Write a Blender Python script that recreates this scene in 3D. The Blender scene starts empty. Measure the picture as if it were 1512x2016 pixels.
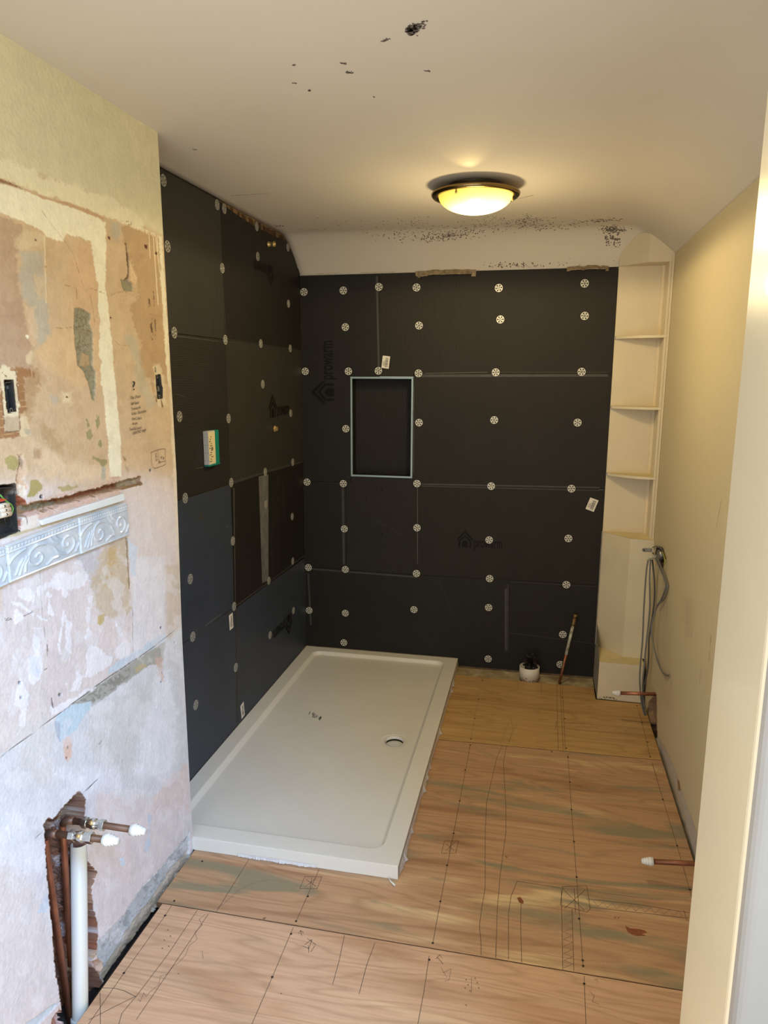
import bpy, bmesh, math, random
import numpy as np
from mathutils import Vector, Matrix
random.seed(7)
S = bpy.context.scene
C = S.collection
# ------------------------------------------------------------------ camera, light, exposure
F_PX, PITCH, YAW, ROLL = 1429.52, .18913, .20739, .00379
CAM = np.array([1.1447, -3.466, 1.4571])
XN, XR, XC, ZC = .1518, 1.6711, 1.4620, 2.065      # plaster wall, right wall, corner unit, ceiling
FW = np.array([-math.sin(YAW)*math.cos(PITCH), math.cos(YAW)*math.cos(PITCH), -math.sin(PITCH)])
_r = np.array([math.cos(YAW), math.sin(YAW), 0.]); _u = np.cross(_r, FW)
RT = math.cos(ROLL)*_r + math.sin(ROLL)*_u
UP = math.cos(ROLL)*_u - math.sin(ROLL)*_r
cd = bpy.data.cameras.new('camera'); cam = bpy.data.objects.new('camera', cd); C.objects.link(cam)
cd.sensor_fit = 'VERTICAL'; cd.sensor_height = 36; cd.lens = F_PX/2016*36; cd.clip_start = .02
cam.matrix_world = Matrix(((RT[0], UP[0], -FW[0], CAM[0]), (RT[1], UP[1], -FW[1], CAM[1]), (RT[2], UP[2], -FW[2], CAM[2]), (0, 0, 0, 1)))
S.camera = cam
S.view_settings.view_transform = 'Standard'; S.view_settings.look = 'None'
S.view_settings.gamma = 1; S.view_settings.exposure = 0.0; S.view_settings.use_curve_mapping = False
W = bpy.data.worlds.new('world'); S.world = W; W.use_nodes = True
W.node_tree.nodes['Background'].inputs[0].default_value = (.84, .86, .82, 1)
W.node_tree.nodes['Background'].inputs[1].default_value = 2.45
def area(name, loc, target, size, power, col, spread=180):
    l = bpy.data.lights.new(name, 'AREA'); l.shape = 'RECTANGLE'; l.size, l.size_y = size; l.energy = power; l.color = col
    l.spread = math.radians(spread)
    o = bpy.data.objects.new(name, l); C.objects.link(o); o.location = loc
    o.rotation_euler = (Vector(target)-Vector(loc)).to_track_quat('-Z', 'Y').to_euler(); return o
area('landing_window_light', (2.5, -4.3, 3.3), (.3, -1.9, .3), (1.0, 1.2), 175, (.25, .52, 1.0))

# ------------------------------------------------------------------ helpers
def ray(px, py): return FW + (px-756)/F_PX*RT - (py-1008)/F_PX*UP
def hit(px, py, ax, val):
    """the point where the photograph's line of sight meets the plane axis = val"""
    d = ray(px, py); t = (val-CAM[ax])/d[ax]; return CAM + t*d
def px_of(P):
    d = P-CAM; z = d@FW
    return 756+F_PX*(d@RT)/z, 1008-F_PX*(d@UP)/z
def lin(c):
    return tuple(((v/12.92) if v <= .04045 else ((v+.055)/1.055)**2.4) for v in c)
def rgb(r, g, b): return lin((r/255, g/255, b/255))
def ceil_z(x, y):
    k = min(1, max(0, (x-.5)/.85)); d = .24-.08*k
    a = max(0, (y+d)/d); m = min(1, max(0, (-y-.15)/.5)); sx = 1.49-.13*m; b = max(0, (x-sx)/(1.671-sx))
    return ZC - min(.30, ((.145*a**(1.8+.4*k))**2 + (.114*b**(1.5+.5*m))**2)**.5)
def hit_ceil(px, py):
    d = ray(px, py); f = lambda t: (CAM+t*d)[2]-ceil_z((CAM+t*d)[0], min((CAM+t*d)[1], 0.)); lo = 1.
    while f(lo+.04) < 0 and lo < 5: lo += .04
    hi = lo+.04
    for _ in range(16):
        m = (lo+hi)/2
        if f(m) < 0: lo = m
        else: hi = m
    return CAM+lo*d

MATS = {}
def mat(name, col, rough=.6, metal=0., var=0., vscale=8., bump=0., bscale=60., emit=None, spec=.5, col2=None, coat=0., stretch=None):
    if name in MATS: return MATS[name]
    m = bpy.data.materials.new(name); m.use_nodes = True; N = m.node_tree.nodes; L = m.node_tree.links
    b = N['Principled BSDF']; b.inputs['Base Color'].default_value = (*col, 1); b.inputs['Roughness'].default_value = rough
    b.inputs['Metallic'].default_value = metal; b.inputs['Specular IOR Level'].default_value = spec
    b.inputs['Coat Weight'].default_value = coat
    tc = N.new('ShaderNodeTexCoord'); mp = N.new('ShaderNodeMapping'); L.new(tc.outputs['Object'], mp.inputs[0])
    if stretch: mp.inputs['Scale'].default_value = stretch
    if var or col2:
        n = N.new('ShaderNodeTexNoise'); n.inputs['Scale'].default_value = vscale; n.inputs['Detail'].default_value = 6
        L.new(mp.outputs[0], n.inputs['Vector'])
        r = N.new('ShaderNodeValToRGB'); r.color_ramp.elements[0].position = .33; r.color_ramp.elements[1].position = .67
        c2 = col2 or tuple(max(0, v*(1+var)) for v in col); c1 = tuple(v*(1-var) for v in col) if not col2 else col
        r.color_ramp.elements[0].color = (*c1, 1); r.color_ramp.elements[1].color = (*c2, 1)
        L.new(n.outputs['Fac'], r.inputs[0]); L.new(r.outputs[0], b.inputs['Base Color'])
    if bump:
        n = N.new('ShaderNodeTexNoise'); n.inputs['Scale'].default_value = bscale; n.inputs['Detail'].default_value = 5
        L.new(mp.outputs[0], n.inputs['Vector'])
        bp = N.new('ShaderNodeBump'); bp.inputs['Strength'].default_value = bump; bp.inputs['Distance'].default_value = .003
        L.new(n.outputs['Fac'], bp.inputs['Height']); L.new(bp.outputs[0], b.inputs['Normal'])
    if emit:
        b.inputs['Emission Color'].default_value = (*emit[0], 1); b.inputs['Emission Strength'].default_value = emit[1]
    MATS[name] = m; return m

def attr_mat(name, rough=.75, bump=.25, bscale=90, var=.12):
    m = bpy.data.materials.new(name); m.use_nodes = True; N = m.node_tree.nodes; L = m.node_tree.links
    b = N['Principled BSDF']; b.inputs['Roughness'].default_value = rough; b.inputs['Specular IOR Level'].default_value = .3
    a = N.new('ShaderNodeAttribute'); a.attribute_name = 'Col'
    tc = N.new('ShaderNodeTexCoord'); n = N.new('ShaderNodeTexNoise'); n.inputs['Scale'].default_value = 22; n.inputs['Detail'].default_value = 9
    n.inputs['Roughness'].default_value = .7
    L.new(tc.outputs['Object'], n.inputs['Vector'])
    mr = N.new('ShaderNodeMapRange'); mr.inputs['From Min'].default_value = .3; mr.inputs['From Max'].default_value = .7
    mr.inputs['To Min'].default_value = 1-var; mr.inputs['To Max'].default_value = 1+var; L.new(n.outputs['Fac'], mr.inputs['Value'])
    v = N.new('ShaderNodeVectorMath'); v.operation = 'SCALE'; L.new(a.outputs['Color'], v.inputs[0]); L.new(mr.outputs[0], v.inputs['Scale'])
    L.new(v.outputs[0], b.inputs['Base Color'])
    n2 = N.new('ShaderNodeTexNoise'); n2.inputs['Scale'].default_value = bscale; n2.inputs['Detail'].default_value = 6
    L.new(tc.outputs['Object'], n2.inputs['Vector'])
    bp = N.new('ShaderNodeBump'); bp.inputs['Strength'].default_value = bump; bp.inputs['Distance'].default_value = .004
    L.new(n2.outputs['Fac'], bp.inputs['Height']); L.new(bp.outputs[0], b.inputs['Normal'])
    MATS[name] = m; return m

class MB:
    """collects geometry; build() links it as ONE mesh object"""
    def __init__(s): s.v = []; s.f = []; s.m = []; s.sm = []
    def add(s, vs, fs, mi=0, smooth=False):
        o = len(s.v); s.v += [tuple(map(float, p)) for p in vs]
        for f in fs: s.f.append(tuple(o+i for i in f)); s.m.append(mi); s.sm.append(smooth)
    def box(s, x0, y0, z0, x1, y1, z1, mi=0):
        vs = [(x, y, z) for x in (x0, x1) for y in (y0, y1) for z in (z0, z1)]
        s.add(vs, [(0, 1, 3, 2), (4, 6, 7, 5), (0, 4, 5, 1), (2, 3, 7, 6), (0, 2, 6, 4), (1, 5, 7, 3)], mi)
    def prism(s, poly, off, mi=0, side=None):
        """poly: 3D points, extruded by vector off"""
        n = len(poly); off = np.array(off, float); P = [np.array(p, float) for p in poly]
        s.add(P+[p+off for p in P], [tuple(range(n))], mi); b = len(s.v)-2*n
        s.f.append(tuple(b+n+i for i in reversed(range(n)))); s.m.append(mi if side is None else side); s.sm.append(False)
        for i in range(n):
            j = (i+1) % n; s.f.append((b+j, b+i, b+n+i, b+n+j)); s.m.append(mi if side is None else side); s.sm.append(False)
    def tube(s, path, r, seg=12, mi=0, caps=True):
        P = [np.array(p, float) for p in path]; n = len(P); R = r if isinstance(r, (list, tuple)) else [r]*n
        T = [P[min(i+1, n-1)]-P[max(i-1, 0)] for i in range(n)]; T = [t/np.linalg.norm(t) for t in T]
        a = np.array([0, 0, 1.]) if abs(T[0][2]) < .9 else np.array([1., 0, 0])
        u = np.cross(T[0], a); u /= np.linalg.norm(u); vs = []
        for i in range(n):
            u = u-(u@T[i])*T[i]; u /= np.linalg.norm(u); w = np.cross(T[i], u)
            vs += [P[i]+R[i]*(math.cos(k*2*math.pi/seg)*u+math.sin(k*2*math.pi/seg)*w) for k in range(seg)]
        fs = [(i*seg+k, i*seg+(k+1) % seg, (i+1)*seg+(k+1) % seg, (i+1)*seg+k) for i in range(n-1) for k in range(seg)]
        s.add(vs, fs, mi, True)
        if caps:
            b = len(s.v)-len(vs)
            s.f.append(tuple(b+k for k in reversed(range(seg)))); s.m.append(mi); s.sm.append(False)
            s.f.append(tuple(b+(n-1)*seg+k for k in range(seg))); s.m.append(mi); s.sm.append(False)
    def lathe(s, prof, origin, axis, seg=24, mi=0, smooth=True):
        """prof: (t along axis, radius)"""
        a = np.array(axis, float); a /= np.linalg.norm(a); h = np.array([0, 0, 1.]) if abs(a[2]) < .9 else np.array([1., 0, 0])
        u = np.cross(a, h); u /= np.linalg.norm(u); w = np.cross(a, u); o = np.array(origin, float); vs = []
        for t, r in prof:
            vs += [o+t*a+max(r, 1e-5)*(math.cos(k*2*math.pi/seg)*u+math.sin(k*2*math.pi/seg)*w) for k in range(seg)]
        n = len(prof)
        s.add(vs, [(i*seg+k, i*seg+(k+1) % seg, (i+1)*seg+(k+1) % seg, (i+1)*seg+k) for i in range(n-1) for k in range(seg)], mi, smooth)
    def strip(s, pts, w, nrm, mi=0, lift=0.):
        """flat ribbon of width w along pts on a surface with normal nrm"""
        nrm = np.array(nrm, float); P = [np.array(p, float)+nrm*lift for p in pts]
        for a, b in zip(P[:-1], P[1:]):
            d = b-a; l = np.linalg.norm(d)
            if l < 1e-6: continue
            d /= l; q = np.cross(nrm, d)*w/2; e = d*w*.3
            s.add([a-q-e, b-q+e, b+q+e, a+q-e], [(0, 1, 2, 3)], mi)
    def poly(s, pts, mi=0): s.add(pts, [tuple(range(len(pts)))], mi)
    def build(s, name, mats, parent=None, bevel=0., fix=True):
        me = bpy.data.meshes.new(name); me.from_pydata(s.v, [], s.f)
        if not isinstance(mats, (list, tuple)): mats = [mats]
        for m in mats: me.materials.append(m)
        me.polygons.foreach_set('material_index', s.m); me.polygons.foreach_set('use_smooth', s.sm)
        me.update()
        if fix:
            bm = bmesh.new(); bm.from_mesh(me); bmesh.ops.remove_doubles(bm, verts=bm.verts, dist=1e-6)
            bmesh.ops.recalc_face_normals(bm, faces=bm.faces); bm.to_mesh(me); bm.free()
        o = bpy.data.objects.new(name, me); C.objects.link(o)
        if parent: o.parent = parent; o.matrix_parent_inverse = parent.matrix_world.inverted()
        if bevel:
            b = o.modifiers.new('bevel', 'BEVEL'); b.width = bevel; b.segments = 2; b.limit_method = 'ANGLE'
        return o
def tag(o, label, cat, group=None, kind=None):
    o['label'] = label; o['category'] = cat
    if group: o['group'] = group
    if kind: o['kind'] = kind
    return o
def struct(o): o['kind'] = 'structure'; return o
def empty(name, loc, label, cat, group=None):
    o = bpy.data.objects.new(name, None); C.objects.link(o); o.location = loc; o.empty_display_size = .05
    o.matrix_world = Matrix.Translation(loc)
    return tag(o, label, cat, group)

def text_faces(txt, shear=0., bold=0.):
    """2D outline of lettering: verts, faces (height of capitals about .7)"""
    cu = bpy.data.curves.new('t', 'FONT'); cu.body = txt; cu.size = 1; cu.shear = shear; cu.resolution_u = 3; cu.offset = bold
    ob = bpy.data.objects.new('t', cu); C.objects.link(ob)
    dg = bpy.context.evaluated_depsgraph_get(); me = ob.evaluated_get(dg).to_mesh()
    vs = [(v.co.x, v.co.y) for v in me.vertices]; fs = [tuple(p.vertices) for p in me.polygons]
    ob.evaluated_get(dg).to_mesh_clear(); bpy.data.objects.remove(ob); bpy.data.curves.remove(cu)
    return vs, fs
def put_text(mb, txt, o, ux, uy, w, h, mi, shear=0., jit=0., bold=0.):
    """lettering fitted into the w x h box at o with axes ux, uy"""
    vs, fs = text_faces(txt, shear, bold); xs = [v[0] for v in vs]; x0, x1 = min(xs), max(xs)
    o, ux, uy = map(lambda q: np.array(q, float), (o, ux, uy))
    mb.add([o+ux*(x-x0)/(x1-x0)*w+uy*(y*h/.75+(jit*math.sin(x*9) if jit else 0)) for x, y in vs], fs, mi)

# numpy noise / polygons for painting the walls
_rs = np.random.RandomState(3); _lat = _rs.rand(256, 256)
def vnoise(x, y):
    xi = np.floor(x).astype(int); yi = np.floor(y).astype(int); fx = x-xi; fy = y-yi
    fx = fx*fx*(3-2*fx); fy = fy*fy*(3-2*fy)
    g = lambda i, j: _lat[i & 255, j & 255]
    return (g(xi, yi)*(1-fx)*(1-fy)+g(xi+1, yi)*fx*(1-fy)+g(xi, yi+1)*(1-fx)*fy+g(xi+1, yi+1)*fx*fy)
def fbm(x, y, o=4):
    r = 0; a = .5; t = 0
    for i in range(o): r = r+a*vnoise(x*2**i+17.3*i, y*2**i+9.1*i); t += a; a *= .5
    return r/t-.5
def sdf(U, V, poly):
    """signed distance (negative inside) to polygon"""
    P = np.array(poly, float); n = len(P); d = np.full(U.shape, 1e9); ins = np.zeros(U.shape, bool)
    for i in range(n):
        a, b = P[i], P[(i+1) % n]; e = b-a; wx, wy = U-a[0], V-a[1]
        t = np.clip((wx*e[0]+wy*e[1])/max(e@e, 1e-9), 0, 1); d = np.minimum(d, np.hypot(wx-t*e[0], wy-t*e[1]))
        c = ((a[1] > V) != (b[1] > V)); dy = b[1]-a[1]
        if dy != 0: ins ^= c & (U < (b[0]-a[0])*(V-a[1])/dy+a[0])
    return np.where(ins, -d, d)
def sdline(U, V, pts):
    d = np.full(U.shape, 1e9)
    for a, b in zip(pts[:-1], pts[1:]):
        a = np.array(a, float); b = np.array(b, float); e = b-a; wx, wy = U-a[0], V-a[1]
        t = np.clip((wx*e[0]+wy*e[1])/max(e@e, 1e-9), 0, 1); d = np.minimum(d, np.hypot(wx-t*e[0], wy-t*e[1]))
    return d
def sstep(x, a, b):
    t = np.clip((x-a)/(b-a), 0, 1); return t*t*(3-2*t)

class Canvas:
    """colours and relief of one wall, traced on the wall's own surface"""
    def __init__(s, U, V, base):
        s.U, s.V = U, V; s.col = np.zeros(U.shape+(3,)); s.col[:] = base; s.dep = np.zeros(U.shape)
        s.nz = fbm(U/14, V/14, 5); s.nf = fbm(U/4+50, V/4+50, 4); s.nl = fbm(U/60+9, V/60+3, 4)
    def region(s, pts, pad):
        P = np.array(pts, float); return (s.U > P[:, 0].min()-pad) & (s.U < P[:, 0].max()+pad) & (s.V > P[:, 1].min()-pad) & (s.V < P[:, 1].max()+pad)
    def fill(s, poly, col, jit=6, soft=1., al=1., depth=None, brk=0., line=None, rough=0.):
        pad = jit+soft+(line or 0)+3; R = s.region(poly, pad)
        if not R.any(): return
        U, V = s.U[R], s.V[R]
        d = sdline(U, V, poly)-line/2 if line else sdf(U, V, poly)
        d = d+jit*(s.nz[R]*1.7+s.nf[R]*1.2)
        m = (1-sstep(d, -soft, soft))*al
        if brk: m = m*sstep(s.nf[R]+s.nz[R], brk-.5-.06, brk-.5+.06)
        if col is not None:
            mc = (1-sstep(d-1.8, -soft, soft))*al if (depth or 0) > .009 else m   # the broken edge shows the same stuff as the hole
            s.col[R] = s.col[R]*(1-mc[..., None])+np.array(col)*mc[..., None]
        if depth is not None:
            k = m*(depth+rough*(s.nz[R]*2+s.nf[R])); s.dep[R] = np.where(m > .5, np.maximum(s.dep[R], k) if depth > 0 else k, s.dep[R])

def grid_obj(name, X, Y, Z, material, col=None, flip=False, extra=None, smooth=True, extra_mats=()):
    """heightfield mesh from 2D coordinate arrays plus optional extra MB geometry"""
    n, m = X.shape; vs = np.stack([X, Y, Z], -1).reshape(-1, 3)
    i = np.arange(n*m).reshape(n, m); q = np.stack([i[:-1, :-1], i[1:, :-1], i[1:, 1:], i[:-1, 1:]], -1).reshape(-1, 4)
    if flip: q = q[:, ::-1]
    nf = len(q); nv = len(vs)
    ev = np.array(extra.v) if extra else np.zeros((0, 3))
    allv = np.concatenate([vs, ev]); loops = list(q.reshape(-1)); tot = [4]*nf; mi = [0]*nf
    if extra:
        for f, k in zip(extra.f, extra.m): loops += [nv+j for j in f]; tot.append(len(f)); mi.append(k)
    me = bpy.data.meshes.new(name); me.vertices.add(len(allv)); me.vertices.foreach_set('co', allv.reshape(-1))
    me.loops.add(len(loops)); me.loops.foreach_set('vertex_index', np.array(loops, dtype=np.int32))
    st = np.concatenate([[0], np.cumsum(tot)[:-1]]).astype(np.int32)
    me.polygons.add(len(tot)); me.polygons.foreach_set('loop_start', st); me.polygons.foreach_set('loop_total', np.array(tot, dtype=np.int32))
    me.polygons.foreach_set('material_index', np.array(mi, dtype=np.int32))
    me.polygons.foreach_set('use_smooth', np.array([smooth]*nf+[False]*(len(tot)-nf)))
    me.materials.append(material)
    for x in extra_mats: me.materials.append(x)
    me.update(calc_edges=True); me.validate()
    if col is not None:
        a = me.color_attributes.new('Col', 'FLOAT_COLOR', 'POINT'); c = np.ones((len(allv), 4)); c[:nv, :3] = col.reshape(-1, 3)
        c[nv:, :3] = col.reshape(-1, 3).mean(0); a.data.foreach_set('color', c.reshape(-1).astype(np.float32))
    o = bpy.data.objects.new(name, me); C.objects.link(o); return o

def nib_edge(z):   # slightly wavy far edge of the plaster wall
    zs = [-.1, .084, .7, 1.175, 1.5, 2.07]; ys = [-1.612, -1.610, -1.612, -1.596, -1.600, -1.605]
    return np.interp(z, zs, ys)

# ------------------------------------------------------------------ materials
M_ceil = mat('ceiling_paint', rgb(216, 207, 192), .8, var=.025, vscale=2.5, bump=.08, bscale=40)
M_wall_cream = rgb(204, 189, 154)
M_cream_gloss = mat('cream_gloss_paint', rgb(222, 205, 172), .35, var=.04, vscale=4, bump=.05, bscale=20)
M_shelf = mat('cream_shelf_paint', rgb(213, 199, 170), .45, var=.04, vscale=6, bump=.06, bscale=50)
M_shelf_yellow = mat('yellowed_shelf_paint', rgb(212, 194, 146), .5, var=.10, vscale=9)
M_dark = mat('dark_void', rgb(30, 24, 20), .9)
M_mold = mat('black_mould', rgb(104, 92, 84), .9, var=.3, vscale=40)
M_marker = mat('black_marker', rgb(28, 26, 26), .6)
M_pencil = mat('pencil', rgb(96, 76, 60), .7)
M_pencil2 = mat('faint_pencil', rgb(144, 116, 92), .7)
M_copper = mat('aged_copper', rgb(150, 98, 74), .42, .65, var=.35, vscale=14, bump=.05)
M_copper_dull = mat('dull_copper', rgb(112, 84, 68), .5, .55, var=.3, vscale=20)
M_chrome = mat('chrome', rgb(205, 205, 200), .22, 1., var=.1, vscale=30)
M_white_plastic = mat('white_plastic', rgb(216, 214, 208), .35)
M_brass = mat('brass', rgb(214, 186, 128), .38, .75, var=.15, vscale=30)
M_galv = mat('galvanised_steel', rgb(150, 148, 140), .42, .7, var=.2, vscale=40)
M_black_metal = mat('dark_metal', rgb(54, 53, 50), .6, .1, var=.3, vscale=20)
M_tray = mat('acrylic_tray', rgb(222, 218, 208), .32, var=.02, vscale=5, spec=.45)
M_plug = mat('bare_plaster_inside', rgb(95, 80, 66), .9, var=.3, vscale=30, bump=.5)

# ------------------------------------------------------------------ LEFT PLASTER WALL (relief and colours)
z1 = lambda *p: [(x/3.6, 300+y/3.6) for x, y in p]
z2 = lambda *p: [(x/3.6, 660+y/3.6) for x, y in p]
z3 = lambda *p: [(x/3.6, 1130+y/3.6) for x, y in p]
z4 = lambda *p: [(x/3.6, 1540+y/3.6) for x, y in p]
za = lambda *p: [(x/8.4, 640+y/8.4) for x, y in p]
zb = lambda *p: [(x/8.4, 880+y/8.4) for x, y in p]
zc = lambda *p: [(230+x/8.4, 700+y/8.4) for x, y in p]
ny, nz = 345, 1065
u = np.linspace(0, 1, ny)[:, None]; zz = np.linspace(-.06, 2.067, nz)[None, :]
Yg = -2.46+u*(nib_edge(zz)+2.46); Zg = np.repeat(zz, ny, 0)
dx = XN-CAM[0]; D0 = dx*FW[0]+(Yg-CAM[1])*FW[1]+(Zg-CAM[2])*FW[2]
Ug = 756+F_PX*(dx*RT[0]+(Yg-CAM[1])*RT[1]+(Zg-CAM[2])*RT[2])/D0
Vg = 1008-F_PX*(dx*UP[0]+(Yg-CAM[1])*UP[1]+(Zg-CAM[2])*UP[2])/D0
TAN = rgb(206, 180, 144); PINKW = rgb(216, 206, 203); WHT = rgb(232, 230, 228); FILL = rgb(238, 232, 204); CRM = rgb(220, 212, 176)
BRN = rgb(186, 156, 116); MAUV = rgb(184, 156, 128); GRY = rgb(184, 178, 160); CEM = rgb(150, 144, 116); OLV = rgb(172, 158, 104)
cv = Canvas(Ug, Vg, TAN)
# bare pink plaster turns paler lower down, where old paint has been scraped
k = sstep(Vg+28*cv.nz+18*cv.nl+(Ug < 250)*0, 905, 1010)[..., None]; cv.col = cv.col*(1-k)+np.array(PINKW)*k
cv.col *= (1+.10*cv.nl+.10*cv.nz)[..., None]
cv.fill(z1((560, 640), (700, 640), (700, 1300), (520, 1240), (470, 900)), rgb(212, 178, 138), 8, 14, .7)
cv.fill(z1((380, 1250), (560, 1260), (700, 1300), (715, 1656), (520, 1656), (240, 1450)), rgb(218, 186, 142), 8, 10, .8)
cv.fill(z1((860, 490), (1060, 570), (1145, 590), (1150, 760), (1180, 1300), (1195, 1656), (1040, 1600), (1000, 1560), (985, 1450), (995, 1340), (960, 1250), (920, 1090), (985, 1010), (960, 850), (885, 640)), BRN, 8, 2, .9)
cv.fill(z2((990, 0), (1170, 0), (1190, 180), (1170, 300), (1050, 260), (1000, 200)), BRN, 12, 6, .7, brk=.35)
cv.fill(z1((1125, 590), (1148, 600), (1215, 1656), (1190, 1656), (1160, 1250), (1140, 900), (1130, 700)), FILL, 3, 1.5, .9)
cv.fill(z2((1182, 0), (1200, 0), (1245, 800), (1285, 1790), (1262, 1790), (1225, 900)), rgb(226, 214, 186), 3, 2, .8)
cv.fill(z1((-300, 380), (0, 430), (100, 480), (170, 520), (150, 600), (128, 720), (130, 950), (165, 1100), (180, 1200), (215, 1340), (240, 1420), (200, 1500), (270, 1530), (290, 1656), (-300, 1656)), MAUV, 8, 2, .9)
cv.fill(z1((170, 540), (330, 590), (320, 640), (250, 660), (140, 690), (100, 640), (80, 580), (110, 600), (150, 590)), rgb(214, 196, 160), 8, 3, .8)
cv.fill(z1((140, 715), (300, 700), (320, 860), (330, 1050), (350, 1150), (355, 1290), (260, 1370), (235, 1200), (180, 1060), (135, 880)), GRY, 10, 4, .85)
cv.fill(z1((240, 870), (320, 880), (320, 1050), (270, 1050)), rgb(208, 186, 150), 10, 3, .8)
cv.fill(z1((180, 1090), (250, 1100), (270, 1310), (230, 1340)), rgb(216, 190, 156), 8, 2, .8)
cv.fill(z1((170, 1300), (205, 1290), (200, 1320)), FILL, 3, 1)
cv.fill(z1((180, 1450), (225, 1405), (235, 1420), (215, 1500), (190, 1500)), rgb(216, 196, 160), 3, 1)
# cream painted top and filler band
cv.fill(z1((-300, -1200), (1200, -1200), (1200, 600), (1140, 585), (1060, 545), (960, 470), (800, 350), (560, 260), (200, 120), (0, 60), (-300, -60)), CRM, 4, 8)
cv.fill(z1((0, 60), (60, 55), (200, 110), (320, 180), (560, 250), (800, 320), (920, 400), (1000, 500), (1000, 545), (860, 500), (760, 460), (500, 370), (150, 250), (0, 190), (-300, 80), (-300, -60)), rgb(234, 226, 192), 10, 4, .95)
cv.fill(z1((-300, 140), (0, 210), (150, 262), (500, 385), (700, 460), (745, 500), (750, 640), (745, 900), (765, 1100), (790, 1300), (812, 1656), (722, 1656), (705, 1300), (695, 950), (665, 760), (640, 625), (470, 575), (450, 632), (330, 600), (300, 560), (175, 500), (0, 435), (-300, 380)), FILL, 4, 1.2)
cv.fill(z2((712, 0), (790, 0), (815, 300), (835, 520), (855, 760), (862, 1000), (780, 1005), (765, 760), (725, 350)), FILL, 2.5, 1)
cv.fill(z1((-300, 95), (0, 182), (140, 240), (160, 262), (0, 215), (-300, 130)), rgb(150, 112, 84), 4, 1.5)
cv.fill(z1((150, 245), (300, 312), (500, 360), (640, 415), (735, 462), (735, 478), (600, 425), (480, 378), (280, 318)), rgb(196, 160, 124), 4, 1.5, .95)
cv.fill(z1((790, 480), (840, 500), (850, 560), (830, 640), (800, 620)), GRY, 8, 4, .8)
cv.fill(z2((880, 0), (960, 0), (990, 120), (1000, 230), (1100, 480), (1060, 520), (960, 330), (960, 200)), rgb(190, 182, 156), 8, 4, .7)
for k in range(60):
    x = random.uniform(860, 1130); y = 480+(x-860)*.40; l = random.uniform(6, 26)
    cv.fill(z1((x, y), (x+random.uniform(-3, 3), y+l)), rgb(234, 226, 192), .3, .6, .8, line=1.2)
for k in range(50):
    x = random.uniform(0, 800); y = 75+x*.33+random.uniform(-10, 25); l = random.uniform(20, 60)
    cv.fill(z1((x, y), (x+l, y+l*.30)), rgb(236, 230, 200), .8, 1.2, .5, line=1.6)
# thick paint runs
for a, b in (((315, 590), (328, 1070)), ((1055, 580), (1064, 750)), ((1085, 590), (1120, 1080)), ((1100, 590), (1132, 850)), ((1112, 590), (1118, 700))):
    cv.fill(z1(a, b), rgb(232, 216, 176), .3, .5, 1, depth=-.0015, line=1.6)
# patches where the top coat fell off, cement showing
cv.fill(z1((528, 1110), (560, 1100), (600, 1120), (645, 1140), (648, 1165), (632, 1205), (660, 1280), (658, 1430), (665, 1530), (682, 1560), (682, 1640), (676, 1700), (668, 1760), (655, 1750), (625, 1640), (600, 1560), (555, 1510), (535, 1380), (525, 1250)), CEM, 2, .7, 1, depth=.004, rough=.003)
for P_ in (z1((528, 1110), (560, 1100), (645, 1140), (632, 1205), (660, 1280), (665, 1530), (682, 1640), (655, 1750), (600, 1560), (555, 1510), (535, 1380), (525, 1250)), z1((855, 900), (940, 900), (935, 985), (870, 970))):
    cv.fill(P_, rgb(112, 104, 80), 3, .8, .7, brk=.5); cv.fill(P_, rgb(176, 170, 140), 3, .8, .5, brk=.62)
for P_ in (z1((530, 1165), (580, 1175), (640, 1150)), z1((540, 1240), (600, 1230), (652, 1275)), z1((580, 1300), (560, 1380), (610, 1420)), z1((600, 1120), (620, 1200), (600, 1260))): cv.fill(P_, rgb(96, 88, 66), 1.2, .5, .9, line=.9)
cv.fill(z1((595, 1420), (640, 1440), (650, 1500), (610, 1530), (570, 1500)), rgb(190, 164, 120), 3, 2, .8)
cv.fill(z1((855, 900), (880, 910), (900, 895), (940, 950), (935, 985), (890, 985), (870, 960)), CEM, 3, .8, 1, depth=.004, rough=.003)
cv.fill(z1((892, 650), (905, 740), (912, 860), (905, 890), (885, 905)), rgb(110, 88, 62), 1.5, .6, 1, depth=.003, line=3.0)
cv.fill(z1((925, 790), (970, 900), (960, 940), (930, 900)), rgb(224, 196, 156), 3, .8)
for pts in (((450, 620), (520, 720), (560, 850), (600, 980), (640, 1020), (660, 1120), (670, 1200)), ((600, 980), (640, 960), (740, 1000)), ((770, 1025), (820, 995), (870, 988)), ((890, 990), (980, 1030)),
            ((375, 1240), (440, 1248), (500, 1240), (650, 1275)), ((800, 1320), (840, 1362), (920, 1368)), ((540, 960), (545, 1040)), ((460, 940), (530, 960)), ((290, 400), (340, 480), (450, 620))):
    cv.fill(z1(*pts), rgb(150, 118, 84), 1.0, .5, .8, line=.7)
for a in ((772, 608, 8), (1105, 715, 8), (1032, 668, 12), (252, 622, 5), (322, 812, 4), (783, 1172, 6)):
    cv.fill(z1((a[0]-a[2], a[1]-a[2]*1.5), (a[0]+a[2], a[1]-a[2]), (a[0]+a[2], a[1]+a[2]*1.5), (a[0]-a[2]*.5, a[1]+a[2])), rgb(88, 44, 36), .4, .5)
# dark scratches by the edge
cv.fill(z1((1050, 1030), (1062, 1040), (1090, 1330), (1078, 1340), (1058, 1200)), rgb(82, 58, 42), 3, .5, .9, brk=.42)
cv.fill(z1((1082, 980), (1092, 980), (1112, 1330), (1100, 1335)), rgb(90, 64, 46), 3, .5, .8, brk=.5)
cv.fill(z1((860, 480), (935, 490), (930, 520), (870, 500)), rgb(110, 92, 60), 3, .5, .8, brk=.5)
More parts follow.
